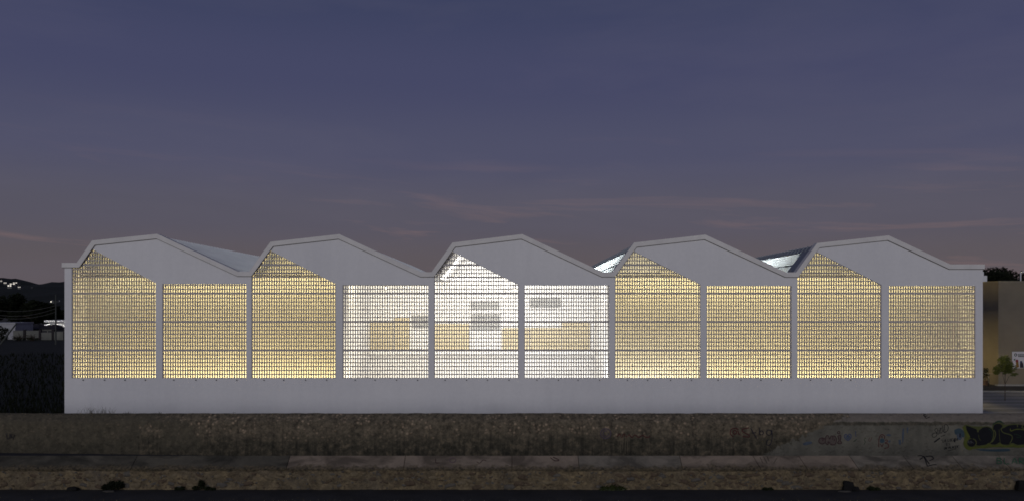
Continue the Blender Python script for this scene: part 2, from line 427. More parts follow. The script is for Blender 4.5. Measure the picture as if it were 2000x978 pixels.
board(981, 1034, 640, 682, M['ply']); board(1036, 1094, 582, 600, M['greyboard']); board(1036, 1096, 640, 682, M['ply'])
board(1098, 1152, 630, 684, M['ply']); board(770, 800, 620, 684, M['ply']); board(668, 768, 626, 682, M['ply']); board(805, 842, 616, 640, M['greyboard'])
board(1165, 1192, 600, 684, M['ply'])
mb = MB(); mb.box((X3+.1, YC-.55, cpz(690)), (X7-.1, YC-.13, cpz(684))); hpart(mb, 'gallery_slab', M['inwhite'])
# lamps of the hall
WARM = (1.0, .82, .40); WARM2 = (1.0, .88, .58); WHITE = (1.0, .97, .93)
def uplight(x0, x1, col, p):
    mb = MB(); mb.box((x0, YF+.45, .30), (x1, YF+1.35, .42)); o = hpart(mb, 'uplight', M['lampbody'])
    area('uplight_glow', ((x0+x1)/2, .9, .46), ((x0+x1)/2, 1.75, 4.6), x1-x0-.1, .8, p*(x1-x0), col, o)
def toplight(x0, x1, zl, col, p):
    mb = MB(); mb.box((x0, YF+.42, zl+.02), (x1, YF+.95, zl+.1)); o = hpart(mb, 'strip_lamp', M['lampbody'])
    area('strip_glow', ((x0+x1)/2, .68, zl), ((x0+x1)/2, 1.9, zl-1.5), x1-x0-.1, .45, p*(x1-x0), col, o)
def panel_x(i): return openings[i][1][0][0], openings[i][1][1][0]
def gabletop(i, p, col):
    a, b = panel_x(i); mb = MB(); mb.box((a+.3, YF+.42, 8.16), (a+2.6, YF+.95, 8.24)); o = hpart(mb, 'uplight', M['lampbody'])
    area('uplight_glow', (a+1.45, .68, 8.28), (a+1.3, 1.9, 9.3), 2.2, .45, p, col, o)
UPW, TOPW = 78, 24
uplight(XL+.6, X3-.3, WARM, UPW); toplight(XL+.6, X3-.3, 8.0, WARM, TOPW)
uplight(X7+.3, fx(1372), WARM2, UPW); uplight(fx(1378), XR-.6, WARM, UPW); toplight(X7+.3, XR-.6, 8.0, WARM, TOPW)
for i in (0, 2, 6, 8): gabletop(i, 24, WARM2 if i == 6 else WARM)
def downlight(x, y, z, tx, ty, tz, col, p, sx=2.4, sy=.5, name='strip_lamp'):
    mb = MB(); mb.box((x-sx/2, y-sy/2, z+.03), (x+sx/2, y+sy/2, z+.12)); o = hpart(mb, name, M['lampbody'])
    area('strip_glow', (x, y-YF, z), (tx, ty-YF, tz), sx, sy, p, col, o)
for xx in (fx(752), fx(930), fx(1107)):
    downlight(xx, YF+2.2, 7.95, xx, YC, 3.5, (1.0, .89, .66) if xx < fx(800) else WHITE, 400, 3.6, .5)
    mb = MB(); mb.box((xx-1.9, YF+.75, 1.5), (xx+1.9, YF+1.15, 1.6)); o = hpart(mb, 'uplight', M['lampbody'])
    area('uplight_glow', (xx, .95, 1.65), (xx, 8, 4.5), 3.6, .35, 420, (1, .90, .68) if xx < fx(800) else (.97, .98, 1.0), o)
mb = MB(); mb.box((fx(905)-1.2, YF+3.6, 7.95), (fx(905)+1.2, YF+4.0, 8.05)); o = hpart(mb, 'uplight', M['lampbody'])  # extra lamp put in to brighten the dark top of the middle gable
area('uplight_glow', (fx(905), 3.8, 8.1), (fx(895), 7.5, 11.0), 2.3, .35, 330, WHITE, o)  # emitter of the extra lamp
for px, py in ((753, 563), (1006, 566), (986, 579)):
    x, z = PX(px, YF+1.4), PZ(py, YF+1.4)
    mb = MB(); mb.tube((x, YF+1.4, z), (x, YF+1.48, z), .075, .095, 12); mb.tube((x, YF+1.48, z), (x, YF+1.6, z), .05, .03, 8); mb.tube((x, YF+1.52, z), (x, YF+1.52, z+.5), .012, .012, 5)
    o = hpart(mb, 'spot_lamp', M['lampbody'])
    l = MB(); l.tube((x, YF+1.385, z), (x, YF+1.398, z), .07, .07, 12); hpart(l, 'lens', M['spot'], o)
# high strip lamps under the translucent faces
for bi in (1, 3, 4):
    v0, kn = bays[bi][:2]; c = (RR[v0]+RR[kn])*.5; d = (RR[kn]-RR[v0]).normalized(); n = Vector((d.y, -d.x))
    p = c + n*3.0
    mb = MB(); mb.box((p.x-.15, YF+4, p.y-.06), (p.x+.15, YR1-3, p.y)); o = hpart(mb, 'strip_lamp', M['lampbody'])
    l = area('strip_glow', (p.x, (YF+4+YR1-3)/2-YF, p.y+.05), (c.x, (YF+4+YR1-3)/2-YF, c.y), LEN-8, .3, 2200 if bi == 1 else 1300, (.92, .98, 1.0), o)
    l.rotation_euler = Vector((c.x-p.x, 0, c.y-p.y)).to_track_quat('-Z', 'Y').to_euler()
for yy in (YF+12, YF+19, YF+26):
    mb = MB(); mb.box((XR-1.75, yy-2.6, 4.6), (XR-1.6, yy+2.6, 5.2)); o = hpart(mb, 'strip_lamp', M['lampbody'])
    area('strip_glow', (XR-1.55, yy-YF, 4.9), (XR, yy-YF, 4.9), 5.0, .5, 600, (1.0, .76, .30), o)
# indoor surfaces that the afterglow cannot reach are left out of its sampling (cleaner lamp light)
indoor = bpy.data.collections.new('indoor_surfaces')
for ob in list(bpy.data.objects):
    if ob.type == 'MESH' and ob.name.split('.')[0] in ('interior_wall', 'partition_wall', 'wall_board', 'gallery_slab', 'bounce_lining', 'floor', 'uplight', 'strip_lamp', 'back_wall'): indoor.objects.link(ob)
so.light_linking.receiver_collection = indoor
for c_ in indoor.collection_objects: c_.light_linking.link_state = 'EXCLUDE'
# ------------------------------------------------------------------ walls of the torrent
def old_wall_mat():
    m, nt, b = new_mat('eroded_wall'); b.inputs['Roughness'].default_value = .95; b.inputs['Specular IOR Level'].default_value = .15
    v = world_pos(nt); s = nt.nodes.new('ShaderNodeSeparateXYZ'); nt.links.new(v, s.inputs[0])
    big = nz(nt, v, .45, 5, .6); med = nz(nt, v, 3.2, 6, .75); fine = nz(nt, v, 5.5, 8, .72, .4)
    base = ramp(nt, med, [(.3, (.0286, .0273, .0208)), (.5, (.0858, .0754, .0533)), (.7, (.208, .1664, .1105))])
    # pebbly lichen spots
    vo = ND(nt, 'ShaderNodeTexVoronoi', i_Scale=5.2); nt.links.new(v, vo.inputs['Vector'])
    spots = ramp(nt, vo.outputs['Distance'], [(.16, (1,)*3), (.42, (0,)*3)])
    keep = ramp(nt, nz(nt, v, 1.3, 3), [(.42, (0,)*3), (.62, (1,)*3)])
    hi = ramp(nt, math_n(nt, 'ADD', s.outputs[2], math_n(nt, 'MULTIPLY', big, .9)), [(.55, (.0,)*3), (1.35, (1,)*3)])
    base = mixc(nt, math_n(nt, 'MULTIPLY', math_n(nt, 'MULTIPLY', spots, keep), hi), base, (.546, .403, .273))
    drip = nz(nt, world_pos(nt, (2.2, 1, .22)), 1.6, 5, .65)
    base = mixc(nt, ramp(nt, drip, [(.36, (.8,)*3), (.5, (0,)*3)]), base, (.03, .029, .023))
    base = mixc(nt, math_n(nt, 'MULTIPLY', hi, .36), base, ramp(nt, fine, [(.38, (.0585, .0468, .0338)), (.62, (.36, .29, .20))]))
    # smooth plaster repair
    smooth = ramp(nt, math_n(nt, 'ADD', math_n(nt, 'MULTIPLY', s.outputs[0], .1), math_n(nt, 'MULTIPLY', big, .35)), [(1.5-.03, (0,)*3), (1.5+.03, (1,)*3)])
    smooth = math_n(nt, 'GREATER_THAN', math_n(nt, 'ADD', math_n(nt, 'ADD', s.outputs[0], math_n(nt, 'MULTIPLY', s.outputs[2], -2.2)), math_n(nt, 'MULTIPLY', med, 2.5)), 14.2)
    sp_ = ramp(nt, nz(nt, world_pos(nt, (1, 1, .5)), 1.4, 6), [(.3, (.104, .0988, .0806)), (.7, (.1885, .1768, .1404))])
    lip = math_n(nt, 'ADD', s.outputs[2], math_n(nt, 'MULTIPLY', math_n(nt, 'SUBTRACT', med, .5), .25))
    moss = ramp(nt, lip, [(.80, (0,)*3), (.86, (1,)*3), (.97, (1,)*3), (1.0, (0,)*3)])
    sp_ = mixc(nt, moss, sp_, ramp(nt, fine, [(.35, (.0455, .0455, .0338)), (.7, (.143, .1196, .0884))]))
    sp_ = mixc(nt, math_n(nt, 'GREATER_THAN', lip, 1.0), sp_, ramp(nt, med, [(.3, (.156, .1365, .1105)), (.7, (.2275, .1976, .1625))]))
    c = mixc(nt, smooth, base, sp_)
    # old smooth render toward the far end
    lft = math_n(nt, 'GREATER_THAN', math_n(nt, 'ADD', math_n(nt, 'MULTIPLY', s.outputs[0], -1), math_n(nt, 'MULTIPLY', big, 9)), 20.5)
    c = mixc(nt, math_n(nt, 'MULTIPLY', lft, .8), c, ramp(nt, med, [(.3, (.0546, .0494, .0364)), (.7, (.1235, .1079, .0754))]))
    nt.links.new(c, b.inputs['Base Color'])
    bump(nt, b, math_n(nt, 'ADD', fine, math_n(nt, 'MULTIPLY', spots, .6)), .8, .05); return m
M['oldwall'] = old_wall_mat()
def amp(x): return .035 if x < 12 else (.035-.034*min(1, (x-12)/2.5))
def dispf(x, z, k=0): 
    return amp(x)*(noise.noise((x*1.1, z*1.4, 3.1+k)) + .6*noise.noise((x*4.3, z*4.7, 7.7+k)) + .3*noise.noise((x*11, z*11, 1.7+k)))
# cross sections (y, z)
FWY, FW_CAPZ, FW_TOPY, FW_TOPZ = 38.8, .987, 39.2, 1.34
def far_prof(x):
    dz = .02*noise.noise((x*.35, 0, 0)) + (.018*noise.noise((x*2.1, 5, 0)) if x < 13 else .004*noise.noise((x*2.1, 5, 0)))
    pts = []
    n = 15
    for i in range(n+1):
        z = -1.3 + (FW_CAPZ+1.3)*i/n; pts.append((FWY + dispf(x, z), z))
    for t in (.33, .66, 1.0):
        z = FW_CAPZ + (FW_TOPZ-FW_CAPZ)*t + dz*t; pts.append((FWY+(FW_TOPY-FWY)*t + dispf(x, z)*.6, z))
    pts += [(39.42, FW_TOPZ-.03+dz), (39.5, 1.1), (39.55, -.2)]
    return pts
def sweep(prof, x0, x1, step):
    mb = MB(); n = None; nx = int((x1-x0)/step)
    for i in range(nx+1):
        x = x0+(x1-x0)*i/nx; p = prof(x); n = len(p); mb.v += [(x, y, z) for y, z in p]
    for i in range(nx):
        for j in range(n-1): mb.f.append((i*n+j, (i+1)*n+j, (i+1)*n+j+1, i*n+j+1)); mb.m.append(0)
    mb.f += [tuple(range(n)), tuple(nx*n+j for j in range(n))]; mb.m += [0, 0]
    return mb
fw = sweep(far_prof, -60, 60, .1).build('torrent_wall', M['oldwall'], None, True)
tag(fw, 'tall lichen-stained plaster wall with graffiti running before the white hall', 'wall')
# near rubble wall
def rubble_mat():
    m, nt, b = new_mat('rubble_mortar'); b.inputs['Roughness'].default_value = .95; b.inputs['Specular IOR Level'].default_value = .15
    v = world_pos(nt); big = nz(nt, v, .5, 4); med = nz(nt, v, 4, 6, .7, .4); fine = nz(nt, v, 18, 4, .7)
    c = ramp(nt, med, [(.3, (.039, .0299, .0169)), (.5, (.1495, .1131, .0624)), (.7, (.312, .2405, .1274))])
    c = mixc(nt, ramp(nt, big, [(.48, (0,)*3), (.7, (.45,)*3)]), c, (.13, .1196, .1014))
    lump = nz(nt, world_pos(nt, (1, 1, 1.7)), 1.7, 5, .65, .8)
    c = mixc(nt, ramp(nt, lump, [(.3, (.75,)*3), (.46, (0,)*3)]), c, (.0364, .0286, .0182))
    c = mixc(nt, ramp(nt, lump, [(.55, (0,)*3), (.72, (.7,)*3)]), c, (.39, .2925, .1495))
    c = mixc(nt, .3, c, ramp(nt, fine, [(.3, (.052, .0442, .0325)), (.7, (.26, .2145, .156))]))
    nt.links.new(c, b.inputs['Base Color']); bump(nt, b, math_n(nt, 'ADD', med, math_n(nt, 'MULTIPLY', fine, .4)), .8, .06); return m
M['rubble'] = rubble_mat()
NWY, NW_CAPZ, NW_TOPY, NW_TOPZ = 34.6, -.395, 35.2, .055
def near_prof(x):
    pts = []
    for i in range(14):
        t = i/13; z = -1.3 + (NW_CAPZ-.03+1.3)*t
        y = NWY + .02 + .055*noise.noise((x*1.7, z*2.6, 11)) + .04*noise.noise((x*5, z*6, 13)) + .02*noise.noise((x*13, z*13, 17)) - (.05 if t < .12 else 0)*(noise.noise((x*1.3, 2, 2))+.3)
        pts.append((y, z))
    pts += [(NWY+.55, NW_TOPZ-.15), (NWY+.75, NW_TOPZ-.2), (NWY+.78, -1.3)]
    return pts
nw = sweep(near_prof, -60, 60, .1).build('rubble_wall', M['rubble'], None, True)
tag(nw, 'low rubble wall with sloping plastered coping along the dark road', 'wall')
def capmat(name, a, b_, sc=1.3):
    m, nt, b = new_mat(name); b.inputs['Roughness'].default_value = .9; b.inputs['Specular IOR Level'].default_value = .2
    v = world_pos(nt); c = ramp(nt, nz(nt, v, sc, 6, .65, .3), [(.3, b_), (.7, a)])
    st = nz(nt, world_pos(nt, (1, 1, 3)), .7, 5, .6, .5)
    c = mixc(nt, ramp(nt, st, [(.44, (0,)*3), (.62, (.8,)*3)]), c, tuple(x*.45 for x in b_))
    sz = nt.nodes.new('ShaderNodeSeparateXYZ'); nt.links.new(v, sz.inputs[0])
    lip = math_n(nt, 'ADD', sz.outputs[2], math_n(nt, 'MULTIPLY', nz(nt, v, 2.6, 7, .7), -.55))
    c = mixc(nt, ramp(nt, math_n(nt, 'ADD', lip, 1.0), [(.38, (.85,)*3), (.47, (0,)*3)]), c, ramp(nt, nz(nt, v, 9, 5), [(.35, (.03, .027, .018)), (.65, (.16, .125, .075))]))
    nt.links.new(c, b.inputs['Base Color']); bump(nt, b, nz(nt, v, 14, 5), .35, .02); return m
M['cap_old'] = capmat('coping_plaster_old', (.117, .104, .078), (.065, .0598, .0468))
M['cap_new'] = capmat('coping_plaster_new', (.312, .247, .182), (.182, .1456, .1105))
M['cap_grey'] = capmat('coping_plaster_grey', (.26, .2236, .1716), (.143, .1274, .1014))
joints = [-60, -44, PX(-180, 34.9), PX(262, 34.9), PX(563, 34.9), PX(790, 34.9), PX(1000, 34.9), PX(1130, 34.9), PX(1330, 34.9), PX(1478, 34.9), PX(1568, 34.9), PX(1668, 34.9), PX(1774, 34.9), PX(1870, 34.9), PX(1962, 34.9), 26, 40, 60]
def cap_y(t): return NWY-.03 + (NW_TOPY-NWY+.03)*t
for i, (a, b) in enumerate(zip(joints, joints[1:])):
    mid = (a+b)/2; mat = M['cap_old'] if mid < PX(560, 34.9) else (M['cap_grey'] if (PX(1100, 34.9) < mid < PX(1330, 34.9) or mid > PX(1660, 34.9)) else M['cap_new'])
    mb = MB(); n = max(2, int((b-a)/.25)); g = .012
    skew = .16 if a > PX(1450, 34.9) else 0.0; skb = .16 if b > PX(1450, 34.9) and b < 26.5 else 0.0
    rows = [(0, -.1), (0, 0), (.33, 0), (.66, 0), (1, 0), (1, None)]
    for k2 in range(n+1):
        u = k2/n
        for t, zz in rows:
            sx = (skew*(1-u) + skb*u)*(.5-t)
            x = a+g+(b-a-2*g)*u + sx
            e = .018*noise.noise((x*1.9, 3, 1)) if t == 0 else .012*noise.noise((x*.8, t*3, 4))
            y = cap_y(t)+ (0 if zz is None else 0); z = NW_CAPZ + (NW_TOPZ-NW_CAPZ)*t + e*(1 if t < 1 else .4)
            if zz == -.1: z -= .10 + .03*noise.noise((x*2.3, 9, 1)); y += .05
            if zz is None: y += .3; z -= .16
            mb.v.append((x, y, z))
    m_ = len(rows)
    for k2 in range(n):
        for j in range(m_-1): mb.f.append((k2*m_+j, (k2+1)*m_+j, (k2+1)*m_+j+1, k2*m_+j+1)); mb.m.append(0)
    mb.f += [tuple(range(m_)), tuple(n*m_+j for j in range(m_))]; mb.m += [0, 0]
    mb.build('coping_slab', mat, nw)
# stones set in the near wall
M['stone_a'] = simple('wall_stone_brown', (.13, .0949, .0598), (.065, .0468, .0325), 5, .95, bs=.5)
M['stone_b'] = simple('wall_stone_ochre', (.221, .1755, .1066), (.117, .0936, .0585), 5, .95, bs=.5)
M['stone_c'] = simple('wall_stone_grey', (.1365, .1235, .1014), (.0715, .065, .0559), 5, .95, bs=.5)
def rock_mesh(seed, mat, flat=.55, sub=2):
    bm = bmesh.new(); bmesh.ops.create_icosphere(bm, subdivisions=sub, radius=1)
    for v in bm.verts:
        p = v.co.copy(); k_ = 1 + .28*noise.noise(p*1.3+Vector((seed*3.1, 0, 0))) + .14*noise.noise(p*3+Vector((0, seed*1.7, 0)))
        p = Vector((max(-.8, min(.8, p.x)), p.y, max(-.75, min(.75, p.z))))*k_
        v.co = (p.x, p.y*flat, p.z)
    me = bpy.data.meshes.new('stone'); bm.to_mesh(me); bm.free(); me.materials.append(mat)
    me.polygons.foreach_set('use_smooth', [True]*len(me.polygons)); return me
rocks = [rock_mesh(s, M[('stone_a', 'stone_b', 'stone_c')[s % 3]], .4) for s in range(12)]
RS = random.Random(21)
placed = []
def try_stone(x, z, r):
    for (a, b, c) in placed:
        if (a-x)**2 + ((b-z)*1.5)**2 < (.8*(c+r))**2: return False
    placed.append((x, z, r)); return True
cnt = 0; tries = 0
while cnt < 285 and tries < 9000:
    tries += 1
    x = RS.uniform(-21.8, 21.8)
    if x < 8.5 and RS.random() < .5: continue
    r = RS.uniform(.08, .2)
    z = RS.uniform(-1.2, NW_CAPZ-.12-r*.5)
    if not try_stone(x, z, r): continue
    o = link(bpy.data.objects.new('stone', rocks[RS.choice((0, 3, 6, 9, 2, 5)) if x > 8.5 else RS.randrange(12)]), nw); cnt += 1
    o.location = (x, NWY+.045, z); o.scale = (r*RS.uniform(1.1, 1.7), r*RS.uniform(.7, 1.0), r*RS.uniform(.5, .8)); o.rotation_euler = (0, RS.uniform(-.4, .4), 0)
sm = MB()
tmpl = bpy.data.meshes.new('t'); bmt = bmesh.new(); bmesh.ops.create_icosphere(bmt, subdivisions=1, radius=1); TV = [v.co.copy() for v in bmt.verts]; TF = [tuple(v.index for v in f.verts) for f in bmt.faces]; bmt.free()
for i in range(1300):
    x = RS.uniform(-30, 30); z = RS.uniform(-1.24, NW_CAPZ-.1); r = RS.uniform(.02, .065)
    sm.add([(x+v.x*r*RS.uniform(.8, 1.5), NWY+.02+v.y*r*.8, z+v.z*r*RS.uniform(.6, 1)) for v in TV], TF, i % 3)
tag(sm.build('rubble', [M['stone_a'], M['stone_b'], M['stone_c']], nw), kind='stuff')
# ------------------------------------------------------------------ graffiti
def gm(name, c): return simple('paint_'+name, c, tuple(x*.7 for x in c), 6, .8)
GP = {'black': gm('black', (.006, .006, .009)), 'yellow': gm('yellow', (.10, .115, .02)), 'dyellow': gm('dull_yellow', (.085, .095, .03)), 'red': gm('dark_red', (.085, .018, .02)),
      'maroon': gm('maroon', (.05, .02, .024)), 'blue': gm('blue', (.03, .05, .14)), 'haze': gm('faded_blue', (.075, .095, .125)), 'haze2': gm('faded_teal', (.045, .075, .095)), 'green': gm('green', (.03, .12, .06)),
      'dgreen': gm('dark_green', (.02, .05, .025)), 'purple': gm('purple', (.10, .075, .11)), 'pale': gm('pale_drips', (.2, .165, .11)), 'pink': gm('faded_pink', (.16, .11, .115)), 'brown': gm('salmon', (.115, .092, .078)), 'grey': gm('grey', (.16, .16, .16)), 'navy': gm('navy', (.018, .018, .03))}
def smoothp(pts, k=4):
    if len(pts) < 3: return pts
    out = []
    for i in range(len(pts)-1):
        p0, p1, p2, p3 = pts[max(0, i-1)], pts[i], pts[i+1], pts[min(len(pts)-1, i+2)]
        for j in range(k):
            t = j/k
            out.append(tuple(.5*((2*p1[a])+(-p0[a]+p2[a])*t+(2*p0[a]-5*p1[a]+4*p2[a]-p3[a])*t*t+(-p0[a]+3*p1[a]-3*p2[a]+p3[a])*t**3) for a in (0, 1)))
    out.append(pts[-1]); return out
def on_far(px, py, lift):
    D = FWY
    x, z = PX(px, D), PZ(py, D)
    if z > FW_CAPZ:
        return on_slope(px, py, lift, FWY, FW_CAPZ, FW_TOPY, FW_TOPZ)
    return (x, FWY + dispf(x, z) - lift - (.03 if x < 13 else .004), z)
def on_slope(px, py, lift, y0, z0, y1, z1):
    k_ = (py-HZ)/F; m_ = (z1-z0)/(y1-y0)          # z = H - k*y ; z = z0 + m (y-y0)
    y = (H - z0 + m_*y0)/(k_+m_); return (PX(px, y), y-lift*1.2-.012, H-k_*y+lift+.01)
def on_near(px, py, lift): return on_slope(px, py, lift, NWY-.03, NW_CAPZ, NW_TOPY, NW_TOPZ)
def ribbon(mb, pts, w, proj, lift):
    pts = smoothp(pts); L, Rr = [], []
    for i, p in enumerate(pts):
        a, b = pts[max(0, i-1)], pts[min(len(pts)-1, i+1)]
        d = Vector((b[0]-a[0], b[1]-a[1])); d = d.normalized() if d.length > 1e-6 else Vector((1, 0)); n = Vector((-d.y, d.x))*w*.5
        L.append(proj(p[0]+n.x, p[1]+n.y, lift)); Rr.append(proj(p[0]-n.x, p[1]-n.y, lift))
    n = len(pts); mb.add(L+Rr, [(i, i+1, n+i+1, n+i) for i in range(n-1)])
def fillp(mb, pts, proj, lift):
    pts = smoothp(pts+[pts[0]], 3)[:-1]
    bm = bmesh.new(); vs = [bm.verts.new(proj(p[0], p[1], lift)) for p in pts]
    f = bm.faces.new(vs); r = bmesh.ops.triangulate(bm, faces=[f]); bm.verts.index_update()
    mb.add([v.co.copy() for v in bm.verts], [tuple(v.index for v in f.verts) for f in bm.faces]); bm.free()
def arc(cx, cy, rx, ry, a0=0, a1=360, n=12): return [(cx+rx*math.cos(math.radians(a0+(a1-a0)*i/n)), cy+ry*math.sin(math.radians(a0+(a1-a0)*i/n))) for i in range(n+1)]
def graf(parent, proj, items, label):
    """items: (colour, 'l' or 'f', points in photo pixels, width, lift)"""
    by = {}
    for col, k_, pts, w, lift in items:
        mb = by.setdefault(col, MB())
        if k_ == 'l': ribbon(mb, pts, w, proj, lift)
        else: fillp(mb, pts, proj, lift)
    for col, mb in by.items():
        o = mb.build('graffiti', GP[col], parent)
        if label: o['label'] = label
def T(ox, oy, s, pts): return [(ox+u/s, oy+v/s) for u, v in pts]
A = lambda pts: T(1780, 800, 7.523, pts)
dis = [('dyellow', 'f', A([(770, 240), (800, 219), (960, 275), (1050, 243), (1130, 240), (1190, 270), (1212, 211), (1290, 194), (1338, 230), (1332, 270), (1425, 218), (1550, 206), (1640, 218), (1755, 211), (1845, 265), (1840, 520), (1655, 548), (1560, 550), (1480, 540), (1420, 550), (1340, 548), (1260, 540), (1180, 548), (1090, 560), (1000, 560), (930, 555), (870, 575), (790, 545), (765, 470), (800, 410), (770, 320)]), 0, .003),
       ('black', 'f', A([(800, 222), (955, 280), (985, 300), (1060, 248), (1140, 245), (1195, 280), (1215, 215), (1290, 198), (1335, 232), (1330, 275), (1430, 222), (1550, 210), (1640, 222), (1750, 215), (1840, 270), (1830, 500), (1655, 502), (1560, 508), (1480, 480), (1420, 505), (1330, 500), (1300, 470), (1240, 500), (1180, 500), (1130, 480), (1090, 505), (960, 515), (935, 440), (880, 415), (850, 400), (815, 320)]), 0, .009),
       ('yellow', 'l', A([(765, 235), (790, 300), (845, 405)]), 5.5, .015), ('yellow', 'l', A(arc(865, 483, 78, 80, 250, 80)), 6.5, .015), ('yellow', 'l', A([(880, 560), (1000, 545), (1090, 535), (1135, 505), (1180, 530), (1260, 525), (1300, 508), (1340, 530), (1420, 535), (1480, 515), (1560, 538), (1660, 525), (1760, 540), (1850, 520)]), 3.6, .015),
       ('black', 'f', A(arc(880, 478, 62, 58)[:-1]), 0, .018), ('dyellow', 'l', A(arc(890, 478, 60, 58, -80, 70)), 1.8, .021), ('grey', 'l', A([(825, 480), (830, 450), (845, 455), (835, 470), (850, 485)]), .5, .024), ('grey', 'l', A(arc(870, 468, 12, 16)), .5, .024), ('grey', 'l', A([(885, 465), (910, 485)]), .5, .024),
       ('dyellow', 'l', A([(975, 325), (1000, 270), (1080, 240), (1150, 250), (1200, 300), (1205, 380), (1175, 460), (1140, 492)]), 1.8, .015), ('dgreen', 'l', A([(1130, 270), (1175, 310), (1185, 370), (1170, 400)]), .8, .015), ('dyellow', 'l', A([(790, 215), (880, 240), (950, 265), (975, 322)]), 1.8, .015), ('dyellow', 'l', A([(985, 360), (990, 410), (1015, 445)]), .8, .015),
       ('dyellow', 'l', A([(1195, 265), (1200, 215), (1260, 190), (1330, 205), (1340, 245), (1315, 280), (1350, 330), (1450, 360), (1480, 400), (1460, 460), (1440, 490)]), 1.8, .015), ('dyellow', 'l', A([(1215, 290), (1235, 350), (1215, 420), (1180, 470)]), 1.8, .015), ('dyellow', 'l', A([(1285, 280), (1290, 370), (1300, 460), (1300, 500)]), .8, .015), ('dyellow', 'l', A([(1330, 265), (1400, 222), (1540, 207), (1555, 250)]), 1.8, .015), ('yellow', 'l', A([(1450, 270), (1462, 305), (1540, 280), (1655, 288), (1740, 330), (1700, 400)]), 1.8, .015), ('dgreen', 'l', A([(1500, 350), (1560, 360), (1610, 390), (1540, 400)]), .8, .015), ('dyellow', 'l', A([(1640, 215), (1620, 250), (1660, 270)]), 1.8, .015),
       ('dgreen', 'l', A([(1190, 215), (1240, 180), (1300, 168), (1350, 195)]), 1.8, .021)]
haze = [('haze2', 'f', A([(630, 290), (700, 265), (760, 300), (790, 360), (760, 400), (690, 370), (640, 350)]), 0, .001), ('haze', 'f', A([(660, 350), (700, 345), (745, 390), (720, 440), (680, 420)]), 0, .002), ('haze2', 'f', A([(940, 575), (1050, 570), (1200, 575), (1420, 565), (1440, 600), (1300, 610), (1050, 600)]), 0, .001), ('navy', 'l', A([(715, 340), (712, 400)]), 3, .003)]
graf(fw, on_far, haze, 'faded teal spray clouds around the big black graffiti')
graf(fw, on_far, dis, 'big black throw-up letters with yellow-green outline')
tagl = [('black', 'l', A(p), w, .003) for p, w in (([(385, 345), (340, 335), (305, 360), (315, 395), (355, 390), (378, 345), (345, 300), (362, 265), (382, 290), (372, 375)], 1.1), ([(400, 290), (415, 345)], 1.0), ([(395, 360), (415, 300), (440, 255), (428, 340), (462, 300), (455, 230), (478, 325), (520, 312)], 1.0), ([(490, 300), (482, 235), (505, 205), (540, 245), (530, 300), (500, 320), (470, 310)], 1.1), ([(350, 225), (356, 232)], 1.5), ([(430, 388), (495, 365)], 1.1), ([(335, 470), (420, 408)], 2.6))]
graf(fw, on_far, tagl, 'black scrawled tag with thick arrow stroke')
LET = {'L': [[(0, 0), (0, 1), (.8, 1)]], 'A': [[(0, 1), (.45, 0), (.9, 1)], [(.2, .65), (.7, .65)]], 'O': [[(.4, 0), (0, .4), (.2, 1), (.7, .9), (.85, .35), (.4, 0)]], 'C': [[(.8, .1), (.3, 0), (0, .5), (.3, 1), (.8, .9)]], 'U': [[(0, 0), (.05, .8), (.4, 1), (.75, .8), (.8, 0)]],
       'R': [[(0, 1), (0, 0)], [(0, 0), (.7, .1), (.7, .4), (0, .55)], [(.1, .55), (.8, 1)]], 'E': [[(.7, 0), (0, 0)], [(0, 0), (0, 1)], [(0, .5), (.6, .5)], [(0, 1), (.7, 1)]], 'S': [[(.7, .1), (.2, 0), (.05, .3), (.7, .6), (.6, .95), (0, .95)]], 'N': [[(0, 1), (0, 0)], [(0, 0), (.7, 1)], [(.7, 1), (.7, 0)]],
       'P': [[(0, 1), (0, 0)], [(0, 0), (.7, .1), (.7, .4), (0, .55)]], 'B': [[(0, 0), (0, 1)], [(0, 0), (.6, .15), (.5, .42), (0, .48)], [(0, .48), (.75, .65), (.6, 1), (0, 1)]], '"': [[(.1, 0), (.1, .25)], [(.4, 0), (.4, .25)]]}
def text(s, px, py, w, h, slope, lw, col):
    out = []
    for i, ch in enumerate(s):
        for st in LET.get(ch, []): out.append((col, 'l', [(px+(i+u*.8)*w, py+slope*(i+u)*w+v*h) for u, v in st], lw, .003))
    return out
graf(fw, on_far, text('"LA LOCURA', 1838, 857.5, 3.35, 5.2, -.1, 1.0, 'black') + text('ES', 1848.5, 864.5, 4.2, 4.6, -.05, .8, 'black') + text('UN PLACER"', 1844, 872.5, 3.1, 4.2, -.13, 1.0, 'black') + [('black', 'l', [(1851, 879.5), (1868, 875)], 1.0, .003), ('black', 'f', [(1862, 860), (1864, 857), (1866, 860), (1864.5, 863)], 0, .003)], 'small black capital lettering in three lines')
B = lambda pts: T(1560, 830, 9.0909, pts)
ondi = [('brown', 'f', B(arc(415, 272, 56, 50)[:-1]), 0, .001), ('brown', 'f', B([(480, 215), (505, 180), (545, 235), (580, 190), (640, 190), (665, 240), (655, 315), (600, 340), (540, 300), (500, 330)]), 0, .001), ('brown', 'f', B([(690, 190), (740, 172), (745, 220), (738, 270), (758, 300), (740, 320), (700, 318), (712, 260)]), 0, .001)]
ondi += [('maroon', 'l', B(p), 1.5, .003) for p in (arc(415, 272, 60, 54), [(405, 240), (430, 235), (432, 265), (410, 270)], [(470, 300), (475, 215), (500, 178), (530, 190), (548, 240), (575, 185), (605, 195), (600, 250)], [(470, 300), (495, 332), (520, 335), (530, 285), (565, 335), (600, 345)], [(590, 188), (640, 185), (668, 240), (655, 320), (600, 345), (580, 320)], [(625, 240), (640, 255), (625, 270)], [(690, 190), (740, 168), (748, 220), (736, 270), (762, 300), (745, 322), (700, 320), (690, 300), (712, 260), (690, 190)], arc(710, 126, 22, 20))]
graf(fw, on_far, ondi, 'salmon bubble letters with dark outline')
